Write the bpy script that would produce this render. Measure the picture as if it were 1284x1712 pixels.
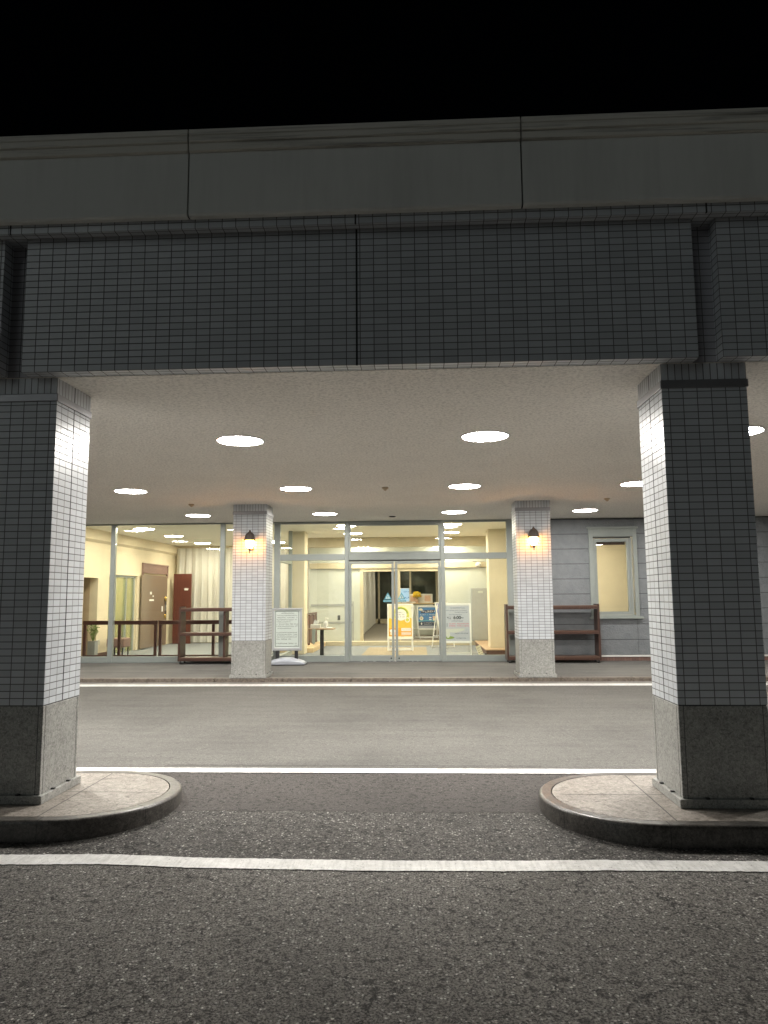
import bpy, bmesh, math, random
from mathutils import Matrix, Vector
random.seed(7)
for o in list(bpy.data.objects):
    bpy.data.objects.remove(o)
SC = bpy.context.scene
COL = SC.collection
rad = math.radians

# ------------------------------------------------------------------ camera
cam = bpy.data.cameras.new('camera')
cam.sensor_fit = 'VERTICAL'
cam.sensor_height = 36.0
cam.lens = 1224.855 / 1712 * 36.0
cam.clip_start = 0.05
cam.clip_end = 500
cam_o = bpy.data.objects.new('camera', cam)
COL.objects.link(cam_o)
PITCH, YAW, ROLL = 0.114281, 0.047718, -0.007790
fw = Vector((-math.sin(YAW) * math.cos(PITCH), math.cos(YAW) * math.cos(PITCH), math.sin(PITCH)))
rt = Vector((math.cos(YAW), math.sin(YAW), 0))
up = rt.cross(fw)
r2 = rt * math.cos(ROLL) + up * math.sin(ROLL)
u2 = -rt * math.sin(ROLL) + up * math.cos(ROLL)
M = Matrix((( r2.x, u2.x, -fw.x, 0.0), (r2.y, u2.y, -fw.y, -5.2244), (r2.z, u2.z, -fw.z, 1.5728), (0, 0, 0, 1)))
cam_o.matrix_world = M
SC.camera = cam_o

# ------------------------------------------------------------------ night sky, far street light, exposure
W = bpy.data.worlds.new('World')
SC.world = W
W.use_nodes = True
wn = W.node_tree
bg = wn.nodes['Background']
sky = wn.nodes.new('ShaderNodeTexSky')
sky.sky_type = 'NISHITA'
sky.sun_disc = False
sky.sun_elevation = rad(22.5)
sky.sun_rotation = rad(232)
wn.links.new(sky.outputs[0], bg.inputs[0])
bg.inputs[1].default_value = 0.00012
sun = bpy.data.lights.new('street_glow', 'SUN')
sun.energy = 0.195
sun.angle = rad(40)
sun.color = (0.93, 1.0, 0.97)
sun_o = bpy.data.objects.new('street_glow', sun)
COL.objects.link(sun_o)
_d = Vector((0.66, 0.74, -0.42))
sun_o.rotation_euler = _d.to_track_quat('-Z', 'Y').to_euler()
SC.view_settings.view_transform = 'Standard'
SC.view_settings.look = 'None'
SC.view_settings.exposure = 0
SC.view_settings.gamma = 1
SC.render.engine = 'CYCLES'
SC.cycles.use_denoising = True
SC.cycles.max_bounces = 10
SC.cycles.diffuse_bounces = 5
SC.cycles.transparent_max_bounces = 24
SC.cycles.sample_clamp_indirect = 12
L_CANOPY, L_FRONT, L_ROOM, L_LAMP = 95.0, 318.0, 110.0, 78.0

# ------------------------------------------------------------------ helpers
def tag(o, label=None, cat=None, group=None, kind=None):
    if label: o['label'] = label
    if cat: o['category'] = cat
    if group: o['group'] = group
    if kind: o['kind'] = kind
    return o

def thing(name, label, cat, loc=(0, 0, 0), rz=0.0, group=None):
    o = bpy.data.objects.new(name, None)
    o.empty_display_size = 0.1
    COL.objects.link(o)
    o.location = loc
    o.rotation_euler = (0, 0, rz)
    return tag(o, label, cat, group)

class MB:
    """collects faces, builds one mesh object with box-projected uvs in metres"""
    def __init__(s):
        s.v, s.f, s.m, s.sm = [], [], [], []
    def face(s, idx, m=0, smooth=False):
        s.f.append(tuple(idx)); s.m.append(m); s.sm.append(smooth)
    def poly(s, pts, m=0):
        b = len(s.v); s.v += [tuple(p) for p in pts]; s.face(range(b, b + len(pts)), m); return s
    def box(s, x0, x1, y0, y1, z0, z1, m=0, bev=0.0):
        x0, x1 = min(x0, x1), max(x0, x1); y0, y1 = min(y0, y1), max(y0, y1); z0, z1 = min(z0, z1), max(z0, z1)
        if bev > 0:
            bm = bmesh.new()
            bmesh.ops.create_cube(bm, size=1)
            for v in bm.verts:
                v.co = Vector((x0 + (v.co.x + .5) * (x1 - x0), y0 + (v.co.y + .5) * (y1 - y0), z0 + (v.co.z + .5) * (z1 - z0)))
            bmesh.ops.bevel(bm, geom=bm.edges[:], offset=bev, segments=2, affect='EDGES', profile=0.5)
            bm.verts.index_update()
            b = len(s.v)
            s.v += [tuple(v.co) for v in bm.verts]
            for f in bm.faces:
                s.face([b + v.index for v in f.verts], m)
            bm.free()
            return s
        b = len(s.v)
        s.v += [(x0, y0, z0), (x1, y0, z0), (x1, y1, z0), (x0, y1, z0), (x0, y0, z1), (x1, y0, z1), (x1, y1, z1), (x0, y1, z1)]
        for q in ((0, 3, 2, 1), (4, 5, 6, 7), (0, 1, 5, 4), (1, 2, 6, 5), (2, 3, 7, 6), (3, 0, 4, 7)):
            s.face([b + i for i in q], m)
        return s
    def tube(s, p0, p1, r0, r1=None, n=12, m=0, caps=True):
        r1 = r0 if r1 is None else r1
        p0, p1 = Vector(p0), Vector(p1)
        d = (p1 - p0).normalized()
        a = d.orthogonal().normalized(); c = d.cross(a)
        b = len(s.v)
        for p, r in ((p0, r0), (p1, r1)):
            for i in range(n):
                t = 2 * math.pi * i / n
                s.v.append(tuple(p + (a * math.cos(t) + c * math.sin(t)) * r))
        for i in range(n):
            j = (i + 1) % n
            s.face((b + i, b + j, b + n + j, b + n + i), m, True)
        if caps:
            s.face([b + i for i in range(n)][::-1], m)
            s.face([b + n + i for i in range(n)], m)
        return s
    def lathe(s, prof, c=(0, 0, 0), n=24, m=0, sx=1.0, sy=1.0, smooth=True):
        b = len(s.v); k = len(prof)
        for r, z in prof:
            for i in range(n):
                t = 2 * math.pi * i / n
                s.v.append((c[0] + r * math.cos(t) * sx, c[1] + r * math.sin(t) * sy, c[2] + z))
        for a in range(k - 1):
            for i in range(n):
                j = (i + 1) % n
                s.face((b + a * n + i, b + a * n + j, b + (a + 1) * n + j, b + (a + 1) * n + i), m, smooth)
        if prof[0][0] > 1e-6: s.face([b + i for i in range(n)][::-1], m)
        if prof[-1][0] > 1e-6: s.face([b + (k - 1) * n + i for i in range(n)], m)
        return s
    def prism(s, pts, axis, a0, a1, m=0):
        """extrude a 2d outline along x, y or z"""
        def P(p, a):
            return {'x': (a, p[0], p[1]), 'y': (p[0], a, p[1]), 'z': (p[0], p[1], a)}[axis]
        b = len(s.v); n = len(pts)
        s.v += [P(p, a0) for p in pts] + [P(p, a1) for p in pts]
        s.face([b + i for i in range(n)][::-1], m); s.face([b + n + i for i in range(n)], m)
        for i in range(n):
            j = (i + 1) % n
            s.face((b + i, b + j, b + n + j, b + n + i), m)
        return s
    def xf(s, mat, start=0):
        for i in range(start, len(s.v)):
            s.v[i] = tuple(mat @ Vector(s.v[i]))
        return s
    def build(s, name, mats, parent=None, loc=None, uvo=(0, 0, 0), fix=True):
        me = bpy.data.meshes.new(name)
        me.from_pydata(s.v, [], s.f)
        if not isinstance(mats, (list, tuple)): mats = [mats]
        for mm in mats: me.materials.append(mm)
        for p, mi, sm in zip(me.polygons, s.m, s.sm):
            p.material_index = mi; p.use_smooth = sm
        if fix:
            bm = bmesh.new(); bm.from_mesh(me)
            bmesh.ops.recalc_face_normals(bm, faces=bm.faces[:])
            bm.to_mesh(me); bm.free()
        uv = me.uv_layers.new(name='UVMap')
        for p in me.polygons:
            n = p.normal
            ax = max(range(3), key=lambda i: abs(n[i]))
            for li in p.loop_indices:
                c = me.vertices[me.loops[li].vertex_index].co
                x, y, z = c.x + uvo[0], c.y + uvo[1], c.z + uvo[2]
                uv.data[li].uv = ((y, z), (x, z), (x, y))[ax]
        o = bpy.data.objects.new(name, me)
        COL.objects.link(o)
        if parent: o.parent = parent
        if loc: o.location = loc
        return o

# ------------------------------------------------------------------ materials
def mat(name):
    m = bpy.data.materials.new(name); m.use_nodes = True
    nt = m.node_tree
    return m, nt, nt.nodes, nt.links, nt.nodes['Principled BSDF']

def N(nt, t, **kw):
    n = nt.nodes.new('ShaderNode' + t)
    for k, v in kw.items():
        if k in n.inputs: n.inputs[k].default_value = v
        else: setattr(n, k, v)
    return n

def ramp(nt, fac, stops, interp='LINEAR'):
    r = nt.nodes.new('ShaderNodeValToRGB')
    r.color_ramp.interpolation = interp
    el = r.color_ramp.elements
    while len(el) < len(stops): el.new(0.5)
    for e, (p, c) in zip(el, stops):
        e.position = p
        e.color = (c, c, c, 1) if isinstance(c, (int, float)) else (*c, 1)
    nt.links.new(fac, r.inputs[0])
    return r.outputs[0]

def mixc(nt, fac, a, b, mode='MIX'):
    n = nt.nodes.new('ShaderNodeMix'); n.data_type = 'RGBA'; n.blend_type = mode
    for inp, v in ((n.inputs[0], fac), (n.inputs[6], a), (n.inputs[7], b)):
        if hasattr(v, 'links'): nt.links.new(v, inp)
        elif isinstance(v, (int, float)): inp.default_value = v
        else: inp.default_value = (*v, 1) if len(v) == 3 else v
    return n.outputs[2]

def vec(nt, uv=False, scale=(1, 1, 1), loc=(0, 0, 0)):
    tc = nt.nodes.new('ShaderNodeTexCoord')
    mp = nt.nodes.new('ShaderNodeMapping')
    mp.inputs['Scale'].default_value = scale; mp.inputs['Location'].default_value = loc
    nt.links.new(tc.outputs['UV' if uv else 'Object'], mp.inputs[0])
    return mp.outputs[0]

def noise(nt, v, scale, detail=3, rough=0.5, dist=0):
    n = N(nt, 'TexNoise', Scale=scale, Detail=detail, Roughness=rough, Distortion=dist)
    nt.links.new(v, n.inputs['Vector']); return n.outputs['Fac']

def voro(nt, v, scale, feature='F1', out='Distance'):
    n = nt.nodes.new('ShaderNodeTexVoronoi'); n.feature = feature; n.inputs['Scale'].default_value = scale
    nt.links.new(v, n.inputs['Vector']); return n.outputs[out]

def bump(nt, h, strength, dist, base=None):
    b = N(nt, 'Bump', Strength=strength, Distance=dist)
    nt.links.new(h, b.inputs['Height'])
    if base is not None: nt.links.new(base, b.inputs['Normal'])
    return b.outputs[0]

def plain(name, col, rough=0.5, metal=0.0, var=0.06, vscale=6.0, bmp=0.0, bscale=120, spec=0.5):
    m, nt, nd, lk, p = mat(name)
    v = vec(nt)
    f = noise(nt, v, vscale, 4, 0.6)
    a = tuple(c * (1 - var) for c in col); b = tuple(min(1, c * (1 + var)) for c in col)
    lk.new(ramp(nt, f, [(0.3, a), (0.7, b)]), p.inputs['Base Color'])
    r = nt.nodes.new('ShaderNodeMapRange')
    r.inputs[3].default_value = max(0.02, rough - 0.06); r.inputs[4].default_value = min(1, rough + 0.08)
    lk.new(noise(nt, v, vscale * 2.3, 3), r.inputs[0]); lk.new(r.outputs[0], p.inputs['Roughness'])
    p.inputs['Metallic'].default_value = metal
    p.inputs['Specular IOR Level'].default_value = spec
    if bmp: lk.new(bump(nt, noise(nt, v, bscale, 3), bmp, 0.002), p.inputs['Normal'])
    return m

def tile_mat(name, w, h, c1, c2, mort, rough=0.2, joint=0.0068, bias=0.0, spec=0.5):
    m, nt, nd, lk, p = mat(name)
    v = vec(nt, uv=True)
    b = N(nt, 'TexBrick', offset=0.0, squash=1.0)
    b.inputs['Scale'].default_value = 1.0
    b.inputs['Color1'].default_value = (*c1, 1); b.inputs['Color2'].default_value = (*c2, 1); b.inputs['Mortar'].default_value = (*mort, 1)
    b.inputs['Mortar Size'].default_value = joint / 2; b.inputs['Mortar Smooth'].default_value = 0.15; b.inputs['Bias'].default_value = bias
    b.inputs['Brick Width'].default_value = w; b.inputs['Row Height'].default_value = h
    lk.new(v, b.inputs['Vector'])
    vo = vec(nt)
    dirt = ramp(nt, noise(nt, vo, 1.7, 5, 0.65), [(0.3, 0.93), (0.65, 1.0)])
    lk.new(mixc(nt, 1.0, b.outputs['Color'], dirt, 'MULTIPLY'), p.inputs['Base Color'])
    rr = nt.nodes.new('ShaderNodeMapRange'); rr.inputs[3].default_value = rough; rr.inputs[4].default_value = 0.85
    lk.new(b.outputs['Fac'], rr.inputs[0]); lk.new(rr.outputs[0], p.inputs['Roughness'])
    p.inputs['Specular IOR Level'].default_value = spec
    inv = N(nt, 'Math', operation='SUBTRACT'); inv.inputs[0].default_value = 1.0; lk.new(b.outputs['Fac'], inv.inputs[1])
    # each tile sits a hair out of plane
    wav = noise(nt, vo, 9, 2)
    n1 = bump(nt, wav, 0.10, 0.01)
    lk.new(bump(nt, inv.outputs[0], 0.55, 0.004, n1), p.inputs['Normal'])
    return m

TILE_C = ((0.565, 0.595, 0.63), (0.475, 0.50, 0.532))
M_tile = tile_mat('glazed_tile', 0.1, 0.05, *TILE_C, (0.14, 0.14, 0.142), 0.33)
M_tile_up = tile_mat('glazed_tile_upright', 0.05, 0.16, *TILE_C, (0.14, 0.14, 0.142), 0.33)
M_tile_dark = tile_mat('dark_grey_tile', 0.1, 0.05, (0.42, 0.42, 0.46), (0.38, 0.38, 0.42), (0.15, 0.15, 0.15), 0.5)  # beam recesses are faced in a darker grey tile
M_band = plain('grey_band', (0.29, 0.29, 0.305), 0.33, metal=0.5, var=0.08)
M_sealant = plain('sealant', (0.022, 0.022, 0.024), 0.6)

def granite(name, base, dark, light, scale=150, rough=0.4, swirl=0.0):
    m, nt, nd, lk, p = mat(name)
    v = vec(nt)
    f = noise(nt, v, scale, 3, 0.75, swirl)
    g = noise(nt, v, scale * .33, 2, 0.6, swirl)
    add = N(nt, 'Math', operation='MULTIPLY_ADD'); lk.new(g, add.inputs[0]); add.inputs[1].default_value = 0.55; lk.new(f, add.inputs[2])
    c = ramp(nt, add.outputs[0], [(0.58, dark), (0.74, base), (0.98, light)])
    big = ramp(nt, noise(nt, v, 2.2, 4, 0.6), [(0.3, 0.88), (0.7, 1.04)])
    lk.new(mixc(nt, 1, c, big, 'MULTIPLY'), p.inputs['Base Color'])
    p.inputs['Roughness'].default_value = rough
    lk.new(bump(nt, f, 0.12, 0.002), p.inputs['Normal'])
    return m
M_granite = granite('grey_granite', (0.275, 0.277, 0.262), (0.13, 0.13, 0.124), (0.44, 0.44, 0.42), 95, 0.42, 1.2)
M_paving = granite('pink_beige_granite', (0.205, 0.182, 0.158), (0.085, 0.07, 0.058), (0.34, 0.31, 0.275), 38, 0.5, 1.6)
M_kerbstone = granite('kerb_granite', (0.085, 0.078, 0.07), (0.035, 0.031, 0.028), (0.16, 0.148, 0.13), 60, 0.40, 1.0)

M_farkerb = granite('brown_granite', (0.13, 0.105, 0.085), (0.055, 0.043, 0.034), (0.22, 0.19, 0.155), 40, 0.6, 1.0)
M_islandkerb = granite('dark_polished_granite', (0.060, 0.055, 0.050), (0.022, 0.020, 0.018), (0.125, 0.115, 0.103), 70, 0.34, 1.0)

def stucco():
    m, nt, nd, lk, p = mat('sprayed_stucco')
    v = vec(nt)
    a = noise(nt, v, 38, 4, 0.6, 0.6); b = noise(nt, v, 110, 2, 0.5)
    c = ramp(nt, noise(nt, v, 1.2, 5, 0.6), [(0.3, (0.83, 0.795, 0.735)), (0.7, (0.88, 0.845, 0.785))])
    sp = ramp(nt, a, [(0.36, 0.74), (0.56, 1.0)])
    lk.new(mixc(nt, 1, c, sp, 'MULTIPLY'), p.inputs['Base Color'])
    p.inputs['Roughness'].default_value = 0.9
    n1 = bump(nt, a, 0.85, 0.014)
    lk.new(bump(nt, b, 0.3, 0.004, n1), p.inputs['Normal'])
    return m
M_stucco = stucco()

def asphalt(name, dark, mid, light, cell, chips, bmp, streak=0.0, rough=0.85, cracks=False, contrast=1.0, pit=0.20):
    """fine noisy binder, dark pits between the stones, sparse pale chips"""
    m, nt, nd, lk, p = mat(name)
    v = vec(nt)
    f = noise(nt, v, cell, 5, 0.72, 0.4)
    w = 0.16 / contrast
    c = ramp(nt, f, [(0.5 - w, dark), (0.5, mid), (0.5 + w, tuple(x * 1.5 for x in mid))])
    vn = nt.nodes.new('ShaderNodeTexVoronoi'); vn.inputs['Scale'].default_value = cell * .8
    vw = nt.nodes.new('ShaderNodeVectorMath'); vw.operation = 'ADD'; lk.new(v, vw.inputs[0])
    nz = N(nt, 'TexNoise', Scale=cell * .9, Detail=2); lk.new(v, nz.inputs['Vector'])
    sc = nt.nodes.new('ShaderNodeVectorMath'); sc.operation = 'SCALE'; sc.inputs['Scale'].default_value = 1.1 / cell
    lk.new(nz.outputs['Color'], sc.inputs[0]); lk.new(sc.outputs[0], vw.inputs[1]); lk.new(vw.outputs[0], vn.inputs['Vector'])
    sep = nt.nodes.new('ShaderNodeSeparateColor'); lk.new(vn.outputs['Color'], sep.inputs[0])
    on = ramp(nt, sep.outputs[0], [(chips, 0.0), (min(1, chips + .02), 1.0)])
    near = ramp(nt, vn.outputs['Distance'], [(0.34, 1.0), (0.50, 0.0)])
    chip = N(nt, 'Math', operation='MULTIPLY'); lk.new(on, chip.inputs[0]); lk.new(near, chip.inputs[1])
    shade = ramp(nt, sep.outputs[1], [(0.0, tuple(x * .38 for x in light)), (0.55, tuple(x * .55 for x in light)), (1.0, light)])
    c = mixc(nt, chip.outputs[0], c, shade)
    pits = ramp(nt, noise(nt, v, cell * .30, 4, 0.72, 0.8), [(0.38, pit), (0.49, 1.0)])
    c = mixc(nt, 1, c, pits, 'MULTIPLY')
    big = ramp(nt, noise(nt, v, 0.55, 6, 0.66), [(0.30, 0.70), (0.52, 1.0), (0.72, 1.16)])
    c = mixc(nt, 1, c, big, 'MULTIPLY')
    if streak:
        vs = vec(nt, scale=(0.35, 3.2, 1))
        st = ramp(nt, noise(nt, vs, 1.6, 4, 0.55), [(0.3, 1 - streak), (0.62, 1.05)])
        c = mixc(nt, 1, c, st, 'MULTIPLY')
        vs2 = vec(nt, scale=(0.5, 8.0, 1), loc=(4, 2, 0))
        st2 = ramp(nt, noise(nt, vs2, 1.1, 4, 0.6, 0.5), [(0.25, 0.66), (0.34, 1.0)])
        c = mixc(nt, 1, c, st2, 'MULTIPLY')
    if cracks:
        vr = nt.nodes.new('ShaderNodeVectorMath'); vr.operation = 'ADD'; lk.new(v, vr.inputs[0])
        q = N(nt, 'TexNoise', Scale=5.0, Detail=6, Roughness=0.7); lk.new(v, q.inputs['Vector'])
        s2 = nt.nodes.new('ShaderNodeVectorMath'); s2.operation = 'SCALE'; s2.inputs['Scale'].default_value = 0.22
        lk.new(q.outputs['Color'], s2.inputs[0]); lk.new(s2.outputs[0], vr.inputs[1])
        e = nt.nodes.new('ShaderNodeTexVoronoi'); e.feature = 'DISTANCE_TO_EDGE'; e.inputs['Scale'].default_value = 3.2
        lk.new(vr.outputs[0], e.inputs['Vector'])
        ck = ramp(nt, e.outputs['Distance'], [(0.006, 0.0), (0.020, 1.0)])
        msk = ramp(nt, noise(nt, v, 2.6, 4), [(0.565, 1.0), (0.59, 0.0)])
        mx = N(nt, 'Math', operation='MAXIMUM'); lk.new(ck, mx.inputs[0]); lk.new(msk, mx.inputs[1])
        c = mixc(nt, 1, c, ramp(nt, mx.outputs[0], [(0.0, 0.07), (1.0, 1.0)]), 'MULTIPLY')
    lk.new(c, p.inputs['Base Color'])
    p.inputs['Roughness'].default_value = rough
    p.inputs['Specular IOR Level'].default_value = 0.35
    hm = N(nt, 'Math', operation='MULTIPLY_ADD'); lk.new(chip.outputs[0], hm.inputs[0]); hm.inputs[1].default_value = 0.35; lk.new(f, hm.inputs[2])
    lk.new(bump(nt, hm.outputs[0], bmp, 0.014), p.inputs['Normal'])
    return m
M_asph = asphalt('coarse_asphalt', (0.020, 0.018, 0.016), (0.182, 0.173, 0.159), (0.80, 0.78, 0.73), 88, 0.80, 1.0, cracks=True, contrast=1.9)
M_strip = asphalt('dark_coarse_asphalt', (0.014, 0.013, 0.012), (0.105, 0.099, 0.092), (0.66, 0.64, 0.60), 80, 0.80, 1.0, cracks=True, contrast=1.9)
M_apron = asphalt('patched_asphalt', (0.034, 0.030, 0.028), (0.072, 0.065, 0.061), (0.24, 0.23, 0.215), 105, 0.90, 0.7)
M_road = asphalt('worn_road_asphalt', (0.07, 0.0675, 0.0615), (0.102, 0.0985, 0.091), (0.26, 0.25, 0.23), 110, 0.88, 0.4, streak=0.12, pit=0.66)
M_walk = asphalt('walk_paving', (0.105, 0.101, 0.093), (0.145, 0.14, 0.129), (0.19, 0.18, 0.165), 140, 0.97, 0.2, streak=0.2, pit=0.75)

def paint():
    m, nt, nd, lk, p = mat('road_paint')
    v = vec(nt)
    w1 = noise(nt, v, 14, 6, 0.7); 
    vs = vec(nt, scale=(9, 0.8, 1))
    w2 = noise(nt, vs, 5, 3, 0.6)
    c = ramp(nt, w1, [(0.25, (0.50, 0.495, 0.48)), (0.6, (0.68, 0.675, 0.66))])
    c = mixc(nt, 1, c, ramp(nt, w2, [(0.3, 0.78), (0.55, 1.0)]), 'MULTIPLY')
    c = mixc(nt, 1, c, ramp(nt, noise(nt, v, 2.2, 4, 0.6), [(0.3, 0.84), (0.6, 1.03)]), 'MULTIPLY')
    spk = ramp(nt, noise(nt, v, 75, 3, 0.7), [(0.32, 0.22), (0.38, 1.0)])
    c = mixc(nt, 1, c, spk, 'MULTIPLY')
    lk.new(c, p.inputs['Base Color']); p.inputs['Roughness'].default_value = 0.6
    lk.new(bump(nt, noise(nt, v, 60, 4, 0.7), 0.35, 0.004), p.inputs['Normal'])
    return m
M_paint = paint()

def parapet(name, base, stain):
    m, nt, nd, lk, p = mat(name)
    v = vec(nt)
    c = ramp(nt, noise(nt, v, 1.1, 5, 0.6), [(0.3, tuple(x * .93 for x in base)), (0.7, base)])
    if stain:
        vs = vec(nt, scale=(0.22, 1, 9.0), loc=(3, 0, 1.3))
        s = ramp(nt, noise(nt, vs, 3.0, 5, 0.7), [(0.34, 0.42), (0.50, 1.0)])
        c = mixc(nt, 1, c, s, 'MULTIPLY')
    else:
        vs = vec(nt, scale=(2.2, 1, 0.25))
        s = ramp(nt, noise(nt, vs, 2.0, 4, 0.6), [(0.25, 0.86), (0.55, 1.0)])
        c = mixc(nt, 1, c, s, 'MULTIPLY')
    lk.new(c, p.inputs['Base Color']); p.inputs['Roughness'].default_value = 0.7
    lk.new(bump(nt, noise(nt, v, 90, 3), 0.2, 0.002), p.inputs['Normal'])
    return m
M_parapet = parapet('painted_concrete', (0.74, 0.75, 0.72), False)
M_coping = parapet('stained_coping', (0.70, 0.68, 0.62), True)

M_alu = plain('anodised_aluminium', (0.33, 0.36, 0.34), 0.38, metal=0.15, var=0.04)
M_aludark = plain('dark_reveal', (0.05, 0.055, 0.055), 0.5)
M_white = plain('white_enamel', (0.80, 0.79, 0.76), 0.4, var=0.02)
M_offwhite = plain('off_white_panel', (0.51, 0.535, 0.49), 0.5, var=0.03)
M_cream = plain('cream_wallpaper', (0.72, 0.63, 0.46), 0.85, var=0.04, vscale=3, bmp=0.15, bscale=260)
M_pinkwall = plain('pinkish_wallpaper', (0.68, 0.61, 0.46), 0.85, var=0.04, vscale=3, bmp=0.15, bscale=260)
M_beigetrim = plain('beige_trim', (0.52, 0.46, 0.33), 0.6, var=0.05)
M_ceil_in = plain('interior_ceiling', (0.88, 0.85, 0.74), 0.9, var=0.03, bmp=0.2, bscale=90)
M_tan = plain('tan_recess', (0.50, 0.40, 0.28), 0.8, var=0.05)
M_carpet = plain('grey_blue_carpet', (0.20, 0.215, 0.23), 0.95, var=0.22, vscale=90, bmp=0.4, bscale=300)
M_brownfloor = plain('brown_corridor_carpet', (0.18, 0.16, 0.13), 0.95, var=0.2, vscale=60)
M_matting = plain('tan_mat', (0.30, 0.25, 0.175), 0.95, var=0.3, vscale=45, bmp=0.4, bscale=200)
M_black = plain('black_plastic', (0.02, 0.02, 0.021), 0.45)
M_darkmetal = plain('bronze_metal', (0.10, 0.078, 0.068), 0.45, metal=0.3, var=0.2, vscale=30)
M_steel = plain('steel', (0.55, 0.55, 0.55), 0.25, metal=1.0)
M_gold = plain('brass', (0.75, 0.53, 0.16), 0.25, metal=1.0)
M_greycab = plain('grey_cabinet', (0.33, 0.345, 0.335), 0.45, var=0.05)
M_signwhite = plain('sign_frame_white', (0.78, 0.78, 0.75), 0.3, var=0.02)
M_wavebase = plain('pale_lilac_plastic', (0.40, 0.42, 0.47), 0.35, var=0.02)
M_signsilver = plain('sign_frame_silver', (0.52, 0.53, 0.54), 0.3, metal=0.3, var=0.03)
M_paper = plain('paper_green_white', (0.62, 0.68, 0.63), 0.6, var=0.02)
M_paper_grey = plain('poster_grey', (0.40, 0.43, 0.50), 0.4, var=0.06, vscale=3)
M_paper_cream = plain('poster_cream', (0.80, 0.73, 0.52), 0.5, var=0.04)
M_yellow = plain('poster_yellow', (0.80, 0.52, 0.06), 0.5, var=0.08)
M_orange = plain('poster_orange', (0.76, 0.38, 0.03), 0.5, var=0.12, vscale=9)
M_lime = plain('poster_lime', (0.62, 0.62, 0.10), 0.5, var=0.15, vscale=14)
M_blue = plain('poster_blue', (0.055, 0.20, 0.46), 0.4, var=0.08)
M_navy = plain('poster_navy', (0.04, 0.055, 0.10), 0.4)
M_lav = plain('poster_lavender', (0.22, 0.26, 0.55), 0.5)
M_green = plain('leaf_print', (0.20, 0.30, 0.05), 0.5)
M_ink = plain('ink', (0.02, 0.024, 0.024), 0.7)
M_inkred = plain('ink_red', (0.55, 0.07, 0.10), 0.7)
M_inkpink = plain('ink_pink', (0.80, 0.55, 0.42), 0.6)
M_teal = plain('sticker_teal', (0.13, 0.38, 0.46), 0.5)
M_flower = plain('yellow_petals', (0.82, 0.60, 0.02), 0.6, var=0.2, vscale=40)
M_leaf = plain('plant_leaf', (0.16, 0.24, 0.05), 0.5, var=0.3, vscale=30)
M_seam = plain('tar_seam', (0.06, 0.057, 0.052), 0.9, var=0.3, vscale=30)
M_yard = plain('dim_yard_wall', (0.16, 0.17, 0.16), 0.8, var=0.5, vscale=1.5)
def wood(name, a, b, rough=0.4, axis='z', sc=1.0):
    m, nt, nd, lk, p = mat(name)
    s = {'x': (1.2, 14, 14), 'y': (14, 1.2, 14), 'z': (14, 14, 1.2)}[axis]
    v = vec(nt, scale=tuple(x * sc for x in s))
    f = noise(nt, v, 2.2, 5, 0.6, 1.2)
    lk.new(ramp(nt, f, [(0.25, a), (0.75, b)]), p.inputs['Base Color'])
    p.inputs['Roughness'].default_value = rough
    lk.new(bump(nt, f, 0.08, 0.002), p.inputs['Normal'])
    return m
M_rackwood = wood('rack_wood', (0.05, 0.025, 0.019), (0.10, 0.05, 0.036), 0.35)
M_rackshelf = wood('rack_shelf_wood', (0.085, 0.045, 0.032), (0.15, 0.085, 0.06), 0.35, 'x')
M_railwood = wood('rail_wood', (0.065, 0.024, 0.018), (0.12, 0.044, 0.031), 0.35, 'x')
M_reddoor = wood('red_brown_door', (0.085, 0.024, 0.016), (0.135, 0.04, 0.026), 0.35)
M_lintel = wood('door_head_wood', (0.20, 0.12, 0.10), (0.28, 0.18, 0.15), 0.5, 'y')
M_stepwood = wood('step_wood', (0.42, 0.28, 0.17), (0.55, 0.38, 0.24), 0.35, 'y')
M_stepface = wood('step_face_wood', (0.13, 0.062, 0.042), (0.2, 0.10, 0.068), 0.45, 'x')
M_palewood = wood('pale_platform', (0.62, 0.47, 0.28), (0.72, 0.57, 0.36), 0.5, 'y')

def curtain_mat(name, c, tr=0.38):
    m, nt, nd, lk, p = mat(name)
    v = vec(nt, scale=(1, 1, 0.15))
    f = noise(nt, v, 30, 3)
    lk.new(ramp(nt, f, [(0.3, tuple(x * .92 for x in c)), (0.7, c)]), p.inputs['Base Color'])
    p.inputs['Roughness'].default_value = 0.9
    t = N(nt, 'BsdfTranslucent'); t.inputs[0].default_value = (*c, 1)
    mx = N(nt, 'MixShader'); mx.inputs[0].default_value = tr
    lk.new(p.outputs[0], mx.inputs[1]); lk.new(t.outputs[0], mx.inputs[2]); lk.new(mx.outputs[0], nd['Material Output'].inputs[0])
    return m
M_curtain = curtain_mat('cream_curtain', (0.80, 0.79, 0.74))

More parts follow.
